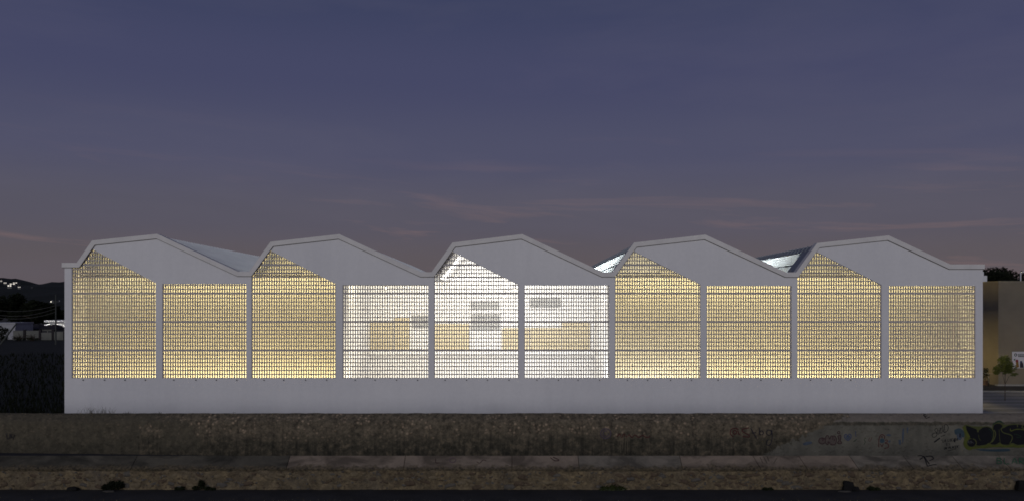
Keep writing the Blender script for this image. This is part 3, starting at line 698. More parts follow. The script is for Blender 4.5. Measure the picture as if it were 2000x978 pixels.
graf(fw, on_far, [('blue', 'l', B([(870, 200), (850, 160), (820, 165), (812, 210), (872, 265), (926, 210), (924, 165), (895, 152), (870, 200)]), 1.4, .002), ('haze', 'f', B([(868, 205), (840, 180), (830, 210), (872, 250), (910, 210), (905, 175)]), 0, .001)], 'small blue spray-painted heart')
graf(fw, on_far, [('haze', 'f', B([(70, 320), (130, 290), (225, 285), (230, 320), (150, 345), (90, 350)]), 0, .001), ('blue', 'l', B([(1010, 100), (1008, 150), (1018, 200)]), .9, .002), ('dgreen', 'l', B([(970, 290), (1030, 240)]), 1.1, .002), ('dgreen', 'l', B([(1195, 225), (1160, 240), (1180, 290), (1158, 340)]), 1.0, .002), ('red', 'l', B([(1260, 215), (1240, 260), (1270, 275), (1300, 205)]), .8, .002), ('haze', 'f', B([(1540, 170), (1600, 150), (1640, 175), (1600, 190)]), 0, .001), ('haze', 'f', B([(1590, 270), (1630, 265), (1620, 300), (1595, 300)]), 0, .001),
     ('haze', 'f', B([(1845, 60), (1870, 55), (1865, 200), (1850, 320), (1830, 200)]), 0, .001), ('haze', 'f', B([(1915, 40), (1945, 35), (1935, 130), (1920, 130)]), 0, .001), ('haze', 'f', B([(1770, 260), (1810, 250), (1815, 330), (1780, 335)]), 0, .001), ('black', 'l', B([(1525, 60), (1610, 66)]), .7, .002)], 'faint blue and dark paint dabs')
graf(fw, on_far, [('haze2', 'f', B([(1440, 250), (1480, 225), (1520, 250), (1515, 300), (1450, 305)]), 0, .001)] + [('red', 'l', B(p), 1.5, .003) for p in ([(1422, 382), (1420, 300), (1428, 220), (1455, 170), (1490, 160), (1522, 190), (1520, 240)], [(1462, 210), (1475, 190), (1490, 215)], [(1450, 325), (1476, 370), (1502, 320)], [(1530, 262), (1562, 255), (1575, 285), (1530, 310), (1585, 330), (1590, 385), (1520, 405)])], 'dark red outlined letters over a teal dab')
Cc = lambda pts: T(1400, 820, 12.5, pts)
graf(fw, on_far, [('red', 'l', Cc(p), 1.7, .004) for p in ([(525, 215), (430, 190), (345, 230), (328, 320), (400, 400)], arc(440, 290, 45, 45), [(510, 240), (535, 330), (565, 345)], [(780, 180), (640, 205), (620, 260), (690, 310), (785, 360), (770, 405), (630, 385)])] + [('navy', 'l', Cc(p), 1.5, .004) for p in ([(820, 190), (880, 290), (970, 440)], [(950, 290), (850, 310)], [(1040, 180), (1040, 340)], arc(1085, 300, 50, 48), arc(1270, 295, 62, 65), [(1340, 225), (1345, 420), (1310, 570), (1250, 605), (1215, 570), (1225, 500), (1265, 460)])], 'dark red and navy scrawled name fading into lichen')
Dd = lambda pts: T(0, 800, 12.2, pts)
graf(fw, on_far, [('navy', 'l', Dd(p), .9, .006) for p in ([(168, 550), (175, 650), (205, 690), (240, 640), (246, 570)], [(235, 575), (305, 660)], [(292, 560), (262, 680)], [(345, 570), (335, 640), (310, 705)])], 'dark initials on the plain end of the wall')
graf(fw, on_far, [('purple', 'l', arc(1183, 845.5, 10, 9.5), 1.6, .006), ('purple', 'l', arc(1183, 845.5, 5.5, 5.5, 0, 300), 1.6, .006)], 'pale purple painted spiral')
graf(fw, on_far, [('red', 'l', [(1205, 852), (1210, 846), (1214, 853), (1219, 846), (1223, 852), (1229, 848), (1234, 853), (1240, 848), (1247, 853), (1255, 849), (1262, 853), (1270, 851)], 1.6, .006)] + [('pale', 'l', [(x, 848), (x-.7, 866), (x-1, e)], .8, .006) for x, e in ((1213, 884), (1217, 876), (1222, 885), (1226, 882))], 'red scribble with pale drips running down')
graf(fw, on_far, [('black', 'l', p, 1.2, .004) for p in ([(1803, 809.5), (1809, 816.5)], [(1803, 809.5), (1808, 809.2)], [(1806, 813), (1811, 811.5)], [(1809, 816.5), (1816, 813.5)])], 'black letter on the coping')
graf(nw, on_near, [('black', 'l', p, 1.6, .004) for p in ([(1792, 890), (1800, 889.5), (1806, 895), (1811, 910)], [(1796, 897), (1802, 893)], [(1811, 910), (1822, 907), (1829, 907)], [(1808, 891), (1818, 890), (1823, 895), (1815, 899)], [(1804, 890), (1815, 906)])], 'angular black tag on the coping')
graf(nw, on_near, text('BLAR', 1947, 893.5, 14.5, 11, .02, 1.4, 'green'), 'green capitals on the coping')
graf(nw, on_near, [('black', 'l', p, .7, .004) for p in ([(1484, 892), (1490, 904)], [(1491, 891), (1498, 904)], [(1498, 891), (1502, 900)], [(1518, 893), (1511, 904)])], 'thin black slashes on the coping')
graf(nw, on_near, [('maroon', 'l', [(931, 901), (937, 904), (943, 898), (950, 899)], 1.0, .004), ('maroon', 'l', [(1075, 893), (1083, 899), (1092, 898), (1080, 892)], 1.4, .004), ('pink', 'l', arc(884, 898, 6, 4.5), 1.6, .004), ('maroon', 'l', [(851, 895), (851, 903), (858, 903)], .9, .004)], 'faded pink and maroon paint marks on the coping')
# ------------------------------------------------------------------ vegetation helpers
def leafm(name, c1, c2): return simple(name, c1, c2, 1.5, .9, spec=.1)
M['leaf_dark'] = leafm('dark_pine_leaf', (.016, .020, .010), (.008, .010, .005))
M['leaf_mid'] = leafm('young_tree_leaf', (.10, .115, .03), (.05, .065, .018))
M['leaf_weed'] = leafm('weed_leaf', (.022, .028, .012), (.010, .013, .006))
M['leaf_gloss'] = simple('glossy_leaf', (.045, .055, .018), (.015, .02, .006), 3, .25, spec=.6)
M['straw'] = leafm('dry_straw', (.16, .135, .075), (.07, .065, .035))
M['bark'] = simple('bark', (.06, .045, .032), (.03, .024, .018), 6, .95, bs=.5)
def crown_mesh(rnd, blobs, n, size):
    mb = MB()
    tot = sum(b[3]**2 for b in blobs)
    for (cx, cy, cz, r, fz_) in blobs:
        for _ in range(int(n*r*r/tot)):
            d = Vector((rnd.gauss(0, 1), rnd.gauss(0, 1), rnd.gauss(0, 1))).normalized()
            rr = r*(rnd.random()**.45)*(1+.35*noise.noise(d*2.2+Vector((cx, cy, cz))))
            p = Vector((cx, cy, cz)) + Vector((d.x*rr, d.y*rr, d.z*rr*fz_))
            s = size*rnd.uniform(.6, 1.3); u = Vector((rnd.gauss(0, 1), rnd.gauss(0, 1), rnd.gauss(0, .6))).normalized(); w = u.orthogonal().normalized()
            mb.add([p-u*s, p+w*s*.42, p+u*s, p-w*s*.42], [(0, 1, 2, 3)])
    return mb
def tree(name, loc, h, trunk_r, blobs, n, size, leaf, label, cat='tree', group=None, seed=1, limbs=6, trunk_h=None):
    rnd = random.Random(seed); t = empty(name, loc); tag(t, label, cat, group)
    mb = MB(); th = trunk_h or h*.55; p = Vector((0, 0, -.05)); pts = [p]
    for i in range(4): p = p + Vector((rnd.uniform(-.04, .04)*h*.3, rnd.uniform(-.04, .04)*h*.3, th/4)); pts.append(p)
    for i, (a, b) in enumerate(zip(pts, pts[1:])): mb.tube(a, b, trunk_r*(1-.15*i), trunk_r*(1-.15*(i+1)), 8)
    for i in range(limbs):
        b = blobs[i % len(blobs)]; st = pts[2 + i % 3]
        e = Vector((b[0]+rnd.uniform(-.3, .3)*b[3], b[1]+rnd.uniform(-.3, .3)*b[3], b[2]+rnd.uniform(-.2, .4)*b[3])); md = st.lerp(e, .5)+Vector((0, 0, .06*h))
        mb.tube(st, md, trunk_r*.5, trunk_r*.32, 6); mb.tube(md, e, trunk_r*.32, trunk_r*.1, 5)
    mb.build('trunk', M['bark'], t)
    crown_mesh(rnd, blobs, n, size).build('crown', leaf, t); return t
def blob_set(seed, rx, rz, z0, n, r):
    rnd = random.Random(seed); out = []
    for i in range(n):
        a = rnd.uniform(0, 6.28); q = rnd.random()**.5
        out.append((math.cos(a)*q*rx, math.sin(a)*q*rx*.8, z0+rnd.uniform(0, rz)*(1-.5*q), r*rnd.uniform(.7, 1.2), .7))
    return out
# dark pines beyond the field
for i, (px, D, top, rx, lab) in enumerate(((-18, 196, 574, 6.0, 'wide dark pine behind the white garden house'), (28, 200, 568, 5.2, 'tall dark pine rising behind the garden wall'), (64, 194, 579, 5.6, 'round-topped dark pine above the low tiled roofs'),
                                       (92, 202, 592, 4.6, 'lower dark pine beside the utility pole'), (121, 208, 600, 4.5, 'dark pine close to the corner of the white hall'))):
    ztop = PZ(top, D)
    tree('pine_tree', (PX(px, D), D, PLZ), ztop, .3, blob_set(30+i, rx*.75, ztop*.45, ztop*.42, 9, rx*.42), 5200, .42, M['leaf_dark'], lab, 'tree', None, 40+i)
# pines behind the tan building
for i, (px, D, top, rx, lab) in enumerate(((1938, 112, 508, 3.2, 'dark tree behind the tan building beside the white roof box'), (1972, 118, 503, 3.4, 'highest dark tree crown above the tan building roof'), (2012, 110, 510, 3.2, 'dark tree behind the white pipe frame on the tan roof'))):
    ztop = PZ(top, D)
    tree('pine_tree', (PX(px, D), D, PLZ), ztop, .3, blob_set(60+i, rx*1.0, ztop*.26, ztop*.68, 12, rx*.5), 7000, .22, M['leaf_dark'], lab, 'tree', None, 70+i)
# sapling in the plaza
Dq = 56.3
tree('sapling', (PX(1963, Dq), Dq, PLZ), 3.1, .032, [(-.45, 0, 2.15, .34, .8), (.42, .1, 2.2, .38, .75), (0, -.1, 2.5, .48, .8), (.1, .15, 2.85, .3, .8), (-.2, 0, 2.75, .3, .7), (-.55, .1, 1.9, .22, .6), (.6, 0, 1.8, .2, .6), (.2, .1, 2.0, .35, .6)], 1150, .10, M['leaf_mid'], 'slender sapling with thin trunk on the plaza by the tan building', 'tree', None, 5, 8, 2.3)
# ------------------------------------------------------------------ tan building with sign
M['tan'] = simple('tan_render', (.19, .165, .125), (.15, .13, .10), .5, .9, bs=.1)
M['white'] = simple('white_paint', (.75, .75, .75), (.62, .62, .63), 1.5, .7)
TX, TY = PX(1950, 67.0), 67.0
tz = PZ(548, TY)
tb = empty('tan_building', (TX, TY, PLZ)); tag(tb, 'plain tan flat-roofed building across the plaza from the white hall', 'building')
def tpart(mb, name, mat, p=None):
    mb.v = [(x-TX, y-TY, z-PLZ) for x, y, z in mb.v]; return mb.build(name, mat, p or tb)
mb = MB(); mb.box((TX, TY, -.1), (TX+30, TY+26, tz-.12)); tpart(mb, 'wall', M['tan'])
mb = MB()
for a, b in (((TX-.03, TY-.03), (TX+30, TY+.22)), ((TX-.03, TY+.221), (TX+.22, TY+26))): mb.box((a[0], a[1], tz-.12), (b[0], b[1], tz))
tpart(mb, 'parapet_cap', simple('tan_cap', (.22, .195, .15), None, 2))
mb = MB(); bx = PX(1917, 75); mb.box((bx-1.5, 75, tz-.2), (PX(1928, 75), 77, PZ(538, 75))); mb.box((PX(1921, 75.2), 75.4, PZ(538, 75)-.05), (PX(1924, 75.2), 75.8, PZ(530, 75))); tpart(mb, 'roof_box', M['white'])
mb = MB()
for px in (1993.5, 2003): mb.tube((PX(px, 68.5), 68.5, tz-.3), (PX(px, 68.5), 68.5, PZ(530.5, 68.5)), .045, .045, 8)
mb.tube((PX(1993.5, 68.5), 68.5, PZ(531, 68.5)), (PX(2003, 68.5), 68.5, PZ(531, 68.5)), .045, .045, 8); tpart(mb, 'pipe_frame', M['white'])
# sign board
sx0, sx1, sz0, sz1 = PX(1977, 66.95), PX(2013, 66.95), PZ(718, 66.95), PZ(686, 66.95)
sg = empty('sign_board', ((sx0+sx1)/2, 66.98, sz0)); tag(sg, 'white printed banner with black round logo on the tan wall', 'sign')
def spart(mb, name, mat):
    mb.v = [(x-(sx0+sx1)/2, y-66.98, z-sz0) for x, y, z in mb.v]; return mb.build(name, mat, sg)
mb = MB(); mb.box((sx0, 66.92, sz0), (sx1, 66.97, sz1)); spart(mb, 'panel', simple('sign_white', (.52, .53, .58), (.46, .47, .53), 2, .6))
def sgp(u, v): return (sx0+(sx1-sx0)*u, 66.912, sz1-(sz1-sz0)*v)
def flat(name, pts, mat):
    mb = MB(); mb.add([sgp(*p) for p in pts], [tuple(range(len(pts)))]); spart(mb, name, mat)
def disc(cu, cv, r, n=14): return [(cu+r*math.cos(6.283*i/n)*(sz1-sz0)/(sx1-sx0), cv+r*math.sin(6.283*i/n)) for i in range(n)]
ring = MB(); c = sgp(.17, .19); ring.ring((c[0], 66.91, c[2]), (0, 1, 0), .095, .03, 16, 6); spart(ring, 'logo', GP['black'])
tx = MB()
for j, (v, u1) in enumerate(((.13, .52), (.21, .6), (.27, .48))):
    u = .3
    while u < u1+.3:
        w = .03+.03*R.random(); a, b = sgp(u, v), sgp(u+w, v+.045); tx.box((a[0], 66.908, b[2]), (b[0], 66.915, a[2])); u += w+.012
spart(tx, 'lettering', GP['black'])
flat('printed_figure', [(u+.24, v) for u, v in disc(0, .56, .09)], simple('print_red', (.22, .03, .03)))
flat('printed_figure', [(u+.47, v) for u, v in disc(0, .63, .08)], simple('print_navy', (.03, .04, .1)))
flat('printed_figure', [(.18, .62), (.32, .6), (.36, .95), (.2, .97)], simple('print_ochre', (.2, .11, .02)))
flat('printed_figure', [(.4, .7), (.56, .66), (.62, .98), (.4, .98)], GP['navy'])
flat('printed_figure', [(.66, .78), (.85, .74), (.98, .9), (.7, .95)], simple('print_plum', (.12, .02, .07)))
flat('printed_emblem', [(.05, .48), (.16, .4), (.14, .56)], GP['green'])
# bicycle by the tan wall
bxp, byp = PX(1931, 66.4), 66.4
bk = empty('bicycle', (bxp, byp, PLZ)); tag(bk, 'grey bicycle parked by the tan wall near the white hall', 'bicycle')
bk.rotation_euler = (0, 0, math.radians(62))
M['bike'] = simple('bicycle_grey', (.3, .3, .3), None, 3, .4, .3); M['rubber'] = simple('rubber', (.02, .02, .02), None, 3, .8)
for sx in (-.52, .52):
    w = MB(); w.ring((sx, 0, .34), (0, 1, 0), .32, .02, 20, 5); wh = w.build('wheel', M['rubber'], bk)
    s_ = MB()
    for i in range(8): s_.tube((sx, 0, .34), (sx+.31*math.cos(i*.785), 0, .34+.31*math.sin(i*.785)), .004, .004, 4)
    s_.tube((sx, -.04, .34), (sx, .04, .34), .02, .02, 8); s_.build('spokes', M['bike'], wh)
f = MB(); P_ = {'r': (-.52, 0, .34), 'b': (-.08, 0, .32), 's': (-.2, 0, .78), 'h': (.36, 0, .8), 'f': (.52, 0, .34)}
for a, b in ('rb', 'rs', 'bs', 'bh', 'sh', 'hf'): f.tube(P_[a], P_[b], .018, .018, 6)
f.build('frame', M['bike'], bk)
f = MB(); f.tube((.36, 0, .8), (.33, 0, .98), .014); f.tube((.33, -.28, 1.0), (.33, .28, 1.0), .014); f.build('handlebar', M['bike'], bk)
f = MB(); f.tube((-.2, 0, .78), (-.23, 0, .9), .014); f.prism([(-.36, .9), (-.08, .91), (-.08, .94), (-.36, .97)], -.07, .07); f.build('saddle', M['rubber'], bk)
pl = empty('potted_shrub', (PX(1924.5, 67), 67.0, PLZ)); tag(pl, 'leafy dark shrub in a pot beside the parked bicycle', 'plant')
mb = MB(); mb.tube((0, 0, 0), (0, 0, .38), .16, .22, 12); mb.tube((0, 0, .38), (0, 0, .42), .24, .24, 12); mb.build('pot', simple('clay_pot', (.14, .08, .05)), pl)
mb = MB(); mb.tube((0, 0, .4), (.03, 0, .9), .02, .01, 5); mb.build('stem', M['bark'], pl)
crown_mesh(random.Random(3), [(0, 0, .9, .3, 1.3), (.05, 0, 1.25, .2, 1)], 260, .07).build('foliage', M['leaf_weed'], pl)
# ------------------------------------------------------------------ far left: hills, houses, pole, wires
M['hill'] = simple('hill_scrub', (.022, .026, .019), (.012, .015, .011), .02, 1, bs=.6, detail=8)
def hill():
    sil = [(-900, 560), (-500, 520), (-250, 532), (-120, 536), (0, 541), (20, 544), (40, 545), (60, 550), (75, 555), (88, 557.5), (100, 551), (115, 550), (140, 552), (300, 562), (600, 572), (1000, 578), (1500, 575), (2000, 568), (2600, 560), (3200, 570)]
    mb = MB(); D0, D1 = 620, 1250; nr = 26; xs = [sil[0][0] + (sil[-1][0]-sil[0][0])*i/520 for i in range(521)]
    for px in xs:
        for (a, ya), (b, yb) in zip(sil, sil[1:]):
            if a <= px <= b: top = ya+(yb-ya)*(px-a)/(b-a)
        zt = PZ(top, D1); X = PX(px, D1)
        for j in range(nr+1):
            t = j/nr; y = D0+(D1-D0)*t; z = PLZ-1 + (zt+1)*(t**1.15) + (noise.noise((X*.012, y*.012, 2))*7 + noise.noise((X*.05, y*.05, 3))*2.5)*math.sin(min(1, t*1.0)*math.pi)**.6 + (noise.noise((X*.09, y*.2, 9))*1.4+abs(noise.noise((X*.3, 0, 9)))*1.6 if j == nr else 0)
            mb.v.append((X, y, z))
        mb.v.append((X, D1+150, PLZ-2))
    n = nr+2
    for i in range(len(xs)-1):
        for j in range(n-1): mb.f.append((i*n+j, (i+1)*n+j, (i+1)*n+j+1, i*n+j+1)); mb.m.append(0)
    tag(mb.build('hills', M['hill'], None, True), kind='structure')
hill()
M['tile'] = simple('dark_roof_tile', (.035, .03, .032), (.02, .018, .02), 2, .9)
M['housewall'] = simple('house_wall', (.20, .20, .18), (.15, .15, .135), .6, .9)
M['lit'] = emis('lit_window', (1, .93, .75), 2.5); M['lit2'] = emis('lit_window_dim', (1, .92, .78), .9)
def house(name, cx, y, z, w, d, h, roofh, label, wall, lit, nwin=2, group=None, ov=.35, flat_=False, litmat=None):
    e = empty(name, (cx, y, z)); tag(e, label, 'house', group)
    mb = MB(); mb.box((-w/2, 0, -1.5), (w/2, d, h)); mb.build('wall', wall, e)
    mb = MB()
    if flat_: mb.box((-w/2-.1, -.1, h), (w/2+.1, d+.1, h+roofh))
    else: mb.add([(-w/2-ov, -ov, h), (w/2+ov, -ov, h), (w/2+ov, d+ov, h), (-w/2-ov, d+ov, h), (-w/4, d/2, h+roofh), (w/4, d/2, h+roofh)], [(0, 1, 5, 4), (1, 2, 5), (2, 3, 4, 5), (3, 0, 4), (3, 2, 1, 0)])
    mb.build('roof', M['tile'] if not flat_ else wall, e)
    for i in range(nwin):
        x = -w/2 + w*(i+.5)/nwin; ww = w/nwin*.62 if lit else .9
        f = MB(); f.box((x-ww/2-.06, -.06, h*.3), (x+ww/2+.06, .02, h*.82)); fo = f.build('window', M['white'] if lit else M['tile'], e)
        g = MB(); g.box((x-ww/2, -.075, h*.34), (x+ww/2, -.062, h*.78)); g.build('pane', (litmat or M['lit']) if lit else M['spout'], fo)
    return e
# lit houses on the hillside
def hill_pt(px, py, D): return PX(px, D), D, PZ(py, D)
for px, py, D, w, h, lab in ((10, 553, 1050, 5, 2.6, 'small lit house high on the dark hillside, apart from the others'), (18.5, 560, 930, 6, 5, 'brightest lit house on the hillside above the pines'), (24, 555.5, 980, 9, 3, 'wide lit house in the hillside cluster'), (29.5, 553, 1010, 7, 2.6, 'lit house at the upper edge of the hillside cluster'), (37.5, 561, 920, 4, 2.0, 'small dim lit house below the hillside cluster'), (1.5, 549, 1120, 5, 2.2, 'topmost lit house near the hill crest')):
    x, y, z = hill_pt(px, py, D); house('hill_house', x, y, z, w*.8, 6, h*.55, .25, lab, M['housewall'], True, 2, 'lit houses on the hillside', .2, True, M['lit2'])
x, y, z = hill_pt(101.5, 590, 560); house('hill_house', x, y, z, 2.2, 4, .9, .25, 'lit cottage right behind the utility pole above the pines', M['housewall'], True, 2, 'lit houses on the hillside', .2, True)
# houses beyond the field
DH = 160
def at(px, py, D): return PX(px, D), D, PZ(py, D)
e = house('garden_house', PX(2, DH), DH, PLZ, (25+30)*DH/F, 6, PZ(632, DH)-PLZ, .25, 'plain white garden house beside the leaning strut', simple('garden_house_white', (.42, .42, .44), None, 1), False, 0, None, .1, True)
low = house('low_house', PX(50, 168), 168, PLZ, 4.6, 6, PZ(642, 168)-PLZ, .9, 'low house with dark hipped roof behind the garden wall', M['housewall'], False, 2)
low2 = house('low_house', PX(93, 166), 166, PLZ, 2.6, 4, PZ(642, 166)-PLZ, .9, 'small gate house with dark roof beside the utility pole', M['housewall'], False, 2)
M['gwall'] = simple('garden_wall_render', (.19, .19, .165), (.14, .14, .125), .8, .9)
gw = empty('garden_wall', (PX(75, 157), 157, PLZ)); tag(gw, 'pale panelled garden wall with dark pillars at the edge of the field', 'wall')
for a, b, t, bt in ((25.5, 45, 645, 662), (51, 76.5, 645, 663), (80, 102, 649, 660), (104.5, 125, 647, 658), (127, 150, 647, 660)):
    mb = MB(); mb.box((PX(a, 157), 157, -.4), (PX(b, 157), 157.2, PZ(t, 157))); mb.v = [(x-PX(75, 157), y-157, z-PLZ) for x, y, z in mb.v]; mb.build('panel', M['gwall'], gw)
for a in (48, 78.3, 103.3, 126):
    mb = MB(); mb.box((PX(a-2.2, 157), 156.9, -.4), (PX(a+2.2, 157), 157.3, PZ(643, 157))); mb.v = [(x-PX(75, 157), y-157, z-PLZ) for x, y, z in mb.v]; mb.build('pillar', M['tile'], gw)
# floodlit villa
vx, vy = PX(118, 185), 185
vl = empty('villa', (vx, vy, PLZ)); tag(vl, 'floodlit white villa with lit porch close to the hall corner', 'house')
mb = MB(); mb.box((-2.6, .0, -.5), (3.5, 6, PZ(629, 185))); mb.build('wall', M['white'], vl)
mb = MB(); mb.box((-2.9, -1.3, PZ(628, 185)), (3.8, 6.2, PZ(624.5, 185))); mb.build('roof', M['white'], vl)
mb = MB(); mb.box((-2.9, -1.25, PZ(634.5, 185)), (3.6, -.05, PZ(631.5, 185))); mb.build('canopy', M['white'], vl)
for x_ in (-2.3, 1.2, 3.2):
    mb = MB(); mb.box((x_-.12, -1.2, -.4), (x_+.12, -.95, PZ(634.6, 185))); mb.build('pillar', M['white'], vl)
mb = MB(); mb.box((-.6, -.06, PZ(640, 185)), (.8, -.004, PZ(635.5, 185))); mb.build('window', M['spout'], vl)
for dx in (-1.6, 2.2):
    mb = MB(); mb.tube((dx, -1.9, PZ(636, 185)), (dx, -1.8, PZ(636, 185)+.05), .09, .11, 8); lo = mb.build('flood_lamp', M['spot'], vl)
    pl_ = bpy.data.lights.new('flood_glow', 'POINT'); pl_.energy = 60; pl_.color = (1, .95, .85); pl_.shadow_soft_size = .12
    link(bpy.data.objects.new('flood_glow', pl_), lo).location = (dx, -2.4, PZ(634, 185))
# bare shrubs before the garden wall
for px, D, lab in ((37, 152, 'sprawling bare shrub in front of the first garden wall panel'), (63, 152, 'sprawling bare shrub in front of the widest garden wall panel')):
    rnd = random.Random(px); e = empty('bare_shrub', (PX(px, D), D, PLZ)); tag(e, lab, 'shrub'); mb = MB()
    for i in range(11):
        a = rnd.uniform(-1.35, 1.35); L = rnd.uniform(.9, 1.7); m_ = Vector((math.sin(a)*L*.6, rnd.uniform(-.3, .3), .3+math.cos(a)*L*.6)); t_ = m_+Vector((math.sin(a)*L*.6, 0, math.cos(a)*L*.1))
        mb.tube((0, 0, 0), m_, .07, .05, 5); mb.tube(m_, t_, .05, .025, 5)
    mb.build('branches', M['bark'], e); crown_mesh(rnd, [(0, 0, .4, .6, .7), (-.8, 0, .5, .4, .7), (.9, 0, .4, .4, .6)], 260, .13).build('foliage', M['leaf_dark'], e)
e = empty('dark_shrub', (PX(3, 150), 150, PLZ)); tag(e, 'dark bushy shrub in front of the plain white garden house', 'shrub')
mb = MB(); mb.tube((0, 0, 0), (.1, 0, 1.6), .08, .03, 6); mb.build('stem', M['bark'], e); crown_mesh(random.Random(9), [(0, 0, 1.3, 1.0, .9), (.7, 0, 2.0, .7, .8), (-.5, 0, 2.3, .7, .8), (.5, 0, .6, .7, .6)], 900, .16).build('foliage', M['leaf_dark'], e)
# utility pole, strut, wires
M['pole'] = simple('pole_wood', (.075, .08, .075), (.05, .055, .05), 3, .9)
DP = 138; px0 = PX(109, DP); ptop = PZ(575, DP)
up = empty('utility_pole', (px0, DP, PLZ)); tag(up, 'tall thin utility pole standing in the dark field', 'pole')
mb = MB(); mb.tube((0, 0, -.1), (0, 0, ptop-PLZ), .14, .09, 8); mb.build('shaft', M['pole'], up)
mb = MB(); mb.box((-.7, -.06, ptop-1.2), (.7, .06, ptop-1.08)); mb.build('crossarm', M['pole'], up)
for x_ in (-.6, 0, .6):
    mb = MB(); mb.tube((x_, 0, ptop-1.08), (x_, 0, ptop-.9), .04, .03, 6); mb.build('insulator', M['white'], up)
st = MB(); st.tube((PX(-4, 130), 130, PLZ-.1), (PX(33, 130), 130, PZ(630, 130)), .16, .10, 8); tag(st.build('leaning_strut', M['pole']), 'dark leaning wooden strut crossing in front of the white garden house', 'pole')
M['wire'] = simple('wire', (.10, .10, .10), None, 3, .6)
for (za, xb, zb, sag, lab) in ((PZ(596, DP), -22, PZ(598, DP), .9, 'highest sagging wire running from the pole over the pines'), (PZ(602, DP), -25, PZ(606, DP), 1.1, 'middle sagging wire running from the pole over the pines'), (PZ(609, DP), -28, PZ(612, DP), 1.0, 'lowest sagging wire running from the pole over the garden wall')):
    a = Vector((px0, DP-.12, za)); b = Vector((px0-14, DP+2, zb)); w = MB()
    pts = [a.lerp(b, i/16) - Vector((0, 0, sag*(1-(2*i/16-1)**2))) for i in range(17)]
    w.path(pts, .028, 4); tag(w.build('overhead_wire', M['wire']), lab, 'wire')
# swift over the field
bd = MB(); Bx, Bz = PX(62, 70), PZ(561, 70)
bd.add([(Bx-.13, 70, Bz), (Bx+.02, 70.05, Bz+.07), (Bx+.12, 70.1, Bz+.22), (Bx+.03, 70.08, Bz+.10), (Bx+.10, 70, Bz), (Bx+.03, 69.95, Bz-.09), (Bx+.11, 69.9, Bz-.21), (Bx+.02, 69.97, Bz-.06), (Bx, 70.03, Bz+.0), (Bx, 69.97, Bz+.0)],
       [(0, 1, 8), (1, 2, 3), (1, 3, 8), (3, 4, 8), (0, 9, 7), (7, 6, 5), (7, 5, 9), (5, 4, 9), (0, 8, 9), (8, 4, 9)])
tag(bd.build('bird', M['spout']), 'small dark bird with swept wings flying past the hillside', 'bird')
# ------------------------------------------------------------------ weeds and small things
gr = MB(); rg = random.Random(4)
for i in range(9000):
    y = 40 + 70*rg.random()**1.6; x = -24.6 - rg.random()*(y*.617+4-24.6+3) if y*.617+4 > 24 else -25-rg.random()*3
    h = rg.uniform(.15, .5); a = rg.uniform(0, 6.28); w = .012+.0006*y; dx, dy = math.cos(a)*w, math.sin(a)*w; l = rg.uniform(-.15, .15)
    gr.add([(x-dx, y-dy, PLZ), (x+dx, y+dy, PLZ), (x+l, y+rg.uniform(-.1, .1), h)], [(0, 1, 2)])
tag(gr.build('grass', leafm('field_grass_blade', (.013, .016, .008), (.007, .009, .005))), 'dark rough grass covering the field beside the hall', 'grass', None, 'stuff')
def tuft(name, loc, n, hmin, hmax, spread, mat, label, cat='weed', seed=1, w=.006, curl=.35, tips=False, fan=1.0):
    rnd = random.Random(seed); e = empty(name, loc); tag(e, label, cat)
    mb = MB(); mt = MB()
    for i in range(n):
        a = rnd.uniform(0, 6.28); r = spread*rnd.random(); bx_, by_ = math.cos(a)*r*fan, math.sin(a)*r*.15; h = rnd.uniform(hmin, hmax); lean = Vector((rnd.uniform(-1, 1)*curl, rnd.uniform(-.3, .3)*curl, 1)).normalized()
        p = Vector((bx_, by_, -.02)); pts = [p]
        for k_ in range(3): lean = (lean+Vector((lean.x*.45, 0, -.1))).normalized(); p = p+lean*h/3; pts.append(p)
        for k_, (q0, q1) in enumerate(zip(pts, pts[1:])): mb.tube(q0, q1, w*(1-.3*k_), w*(1-.3*(k_+1)), 3)
        if tips:
            for _ in range(3): c_ = pts[-1]+Vector((rnd.gauss(0, .04), 0, rnd.gauss(0, .03))); mt.add([c_+Vector((-.03, 0, 0)), c_+Vector((0, 0, .02)), c_+Vector((.03, 0, 0)), c_+Vector((0, 0, -.02))], [(0, 1, 2, 3)])
    mb.build('stems', mat, e)
    if tips: mt.build('seed_heads', M['straw'], e)
    return e
zt = FW_TOPZ-.02
tuft('dry_weed', (PX(178, 39.3), 39.32, zt), 46, .22, .52, .75, M['straw'], 'tall dry weed tuft on the torrent wall at the hall corner', seed=2)
tuft('dry_weed', (PX(205, 39.3), 39.32, zt), 26, .15, .40, .5, M['straw'], 'second dry weed tuft beside the tall one on the torrent wall', seed=3)
tuft('dry_weed', (PX(252, 39.3), 39.32, zt), 14, .08, .17, .4, M['straw'], 'short sparse dry weed on the torrent wall past the tall tufts', seed=4)
tuft('dry_weed', (PX(312, 39.3), 39.32, zt), 12, .07, .16, .35, M['straw'], 'last short dry weed of the row on the torrent wall', seed=5)
tuft('dry_weed', (PX(458, 39.3), 39.32, zt), 9, .05, .12, .3, M['straw'], 'tiny lone dry weed on the torrent wall below the second screen', seed=6)
def leafy(name, loc, blobs, n, size, mat, label, seed):
    e = empty(name, loc); tag(e, label, 'plant'); mb = MB()
    for b in blobs: mb.tube((0, 0, 0), (b[0], b[1], b[2]), .012, .006, 4)
    mb.build('stems', M['bark'], e); crown_mesh(random.Random(seed), blobs, n, size).build('leaves', mat, e)
g0 = -1.25; yb = 34.48
leafy('dark_bush', (PX(219, yb), yb, g0), [(-.3, 0, .12, .17, .7), (0, 0, .2, .22, .8), (.3, 0, .22, .2, .9)], 900, .05, M['leaf_dark'], 'dark low bush at the foot of the rubble wall near the flat pale stone', 1)
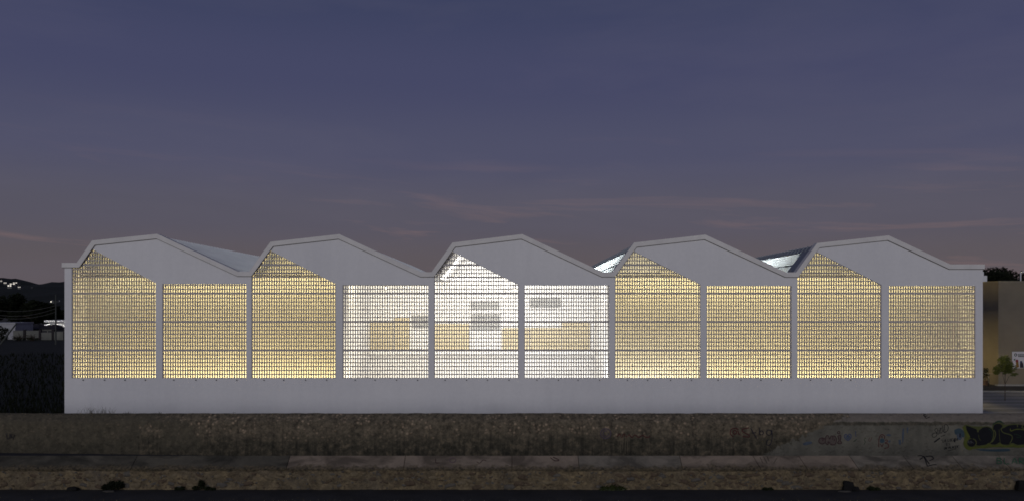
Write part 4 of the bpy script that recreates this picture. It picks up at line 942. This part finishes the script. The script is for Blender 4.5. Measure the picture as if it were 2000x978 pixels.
leafy('wall_weed', (PX(393, yb), yb, g0), [(0, 0, .25, .14, 1.4), (-.25, 0, .1, .13, .6), (.25, 0, .08, .13, .5), (.5, 0, .05, .1, .5)], 520, .055, M['leaf_weed'], 'upright dark weed growing at the foot of the rubble wall', 2)
leafy('wall_weed', (PX(355, yb), yb, g0), [(0, 0, .08, .12, .7), (-.2, 0, .06, .1, .7)], 300, .04, M['leaf_weed'], 'flat dark weed beside the upright one under the rubble wall', 3)
leafy('wall_weed', (PX(1702, yb), yb, g0), [(0, 0, .07, .16, .5), (.25, 0, .06, .12, .5)], 360, .045, M['leaf_weed'], 'low dark weed next to the big black lump', 4)
leafy('wall_weed', (PX(1505, yb), yb, g0), [(0, 0, .06, .12, .5), (-.2, 0, .05, .12, .5)], 240, .04, M['leaf_weed'], 'thin patch of dark weed under the slashed coping', 5)
M['ground_lump'] = simple('black_lump', (.014, .013, .012), (.006, .006, .006), 4, .95, bs=.6)
M['palestone'] = simple('pale_stone', (.11, .10, .085), (.07, .065, .055), 4, .95, bs=.4)
def ground_lump(px, y, sx, sy, sz, seed, mat, label):
    o = link(bpy.data.objects.new('ground_lump', rock_mesh(seed, mat, 1.0, 3))); o.location = (PX(px, y), y, g0+sz*.45); o.scale = (sx, sy, sz); tag(o, label, 'stone')
ground_lump(1656, 34.42, .24, .2, .30, 31, M['ground_lump'], 'big black lump at the foot of the stony end of the rubble wall')  # black lump stands in for a dark opening at the wall's foot
ground_lump(1670, 34.38, .2, .16, .14, 32, M['ground_lump'], 'small dark lump leaning against the big black one')
ground_lump(1996, 34.42, .26, .22, .34, 33, M['ground_lump'], 'black lump by the wall below the green lettering')
ground_lump(213, 34.2, .28, .13, .035, 34, M['palestone'], 'flat pale stone lying on the road before the dark bush')
ground_lump(142, 34.42, .26, .14, .12, 35, M['ground_lump'], 'low black boulder at the earthy end of the rubble wall')
ground_lump(1650, 34.2, .3, .12, .03, 36, M['palestone'], 'flat pale stone lying before the big black lump')
# broad-leaved plants with glints
for j, (px, s, lab) in enumerate(((1180, .9, 'broad-leaved plant under the rubble wall, first of the glossy three'), (1195, 1.1, 'brightest broad-leaved glossy plant under the rubble wall'), (1212, .95, 'broad-leaved plant under the rubble wall, last of the glossy three'))):
    e = empty('glossy_plant', (PX(px, 34.4), 34.4, g0)); tag(e, lab, 'plant', 'glossy plants under the rubble wall'); rnd = random.Random(80+j)
    for i in range(7):
        a = -1.3+2.6*i/6+rnd.uniform(-.15, .15); L = .34*s*rnd.uniform(.8, 1.1); d = Vector((math.sin(a), -.25, math.cos(a)+.15)).normalized(); side = Vector((d.z, .2, -d.x)).normalized(); w = .05*s
        q0 = Vector((0, 0, 0)); q1 = d*L*.5; q2 = d*L+Vector((0, -.05, -.03)); nn = d.cross(side).normalized()*.015
        mb = MB(); mb.add([q0-side*w*.3, q0+side*w*.3, q1+side*w, q1+nn, q1-side*w, q2], [(0, 1, 2, 3), (0, 3, 4), (3, 2, 5), (4, 3, 5)]); mb.build('leaf', M['leaf_gloss'], e)
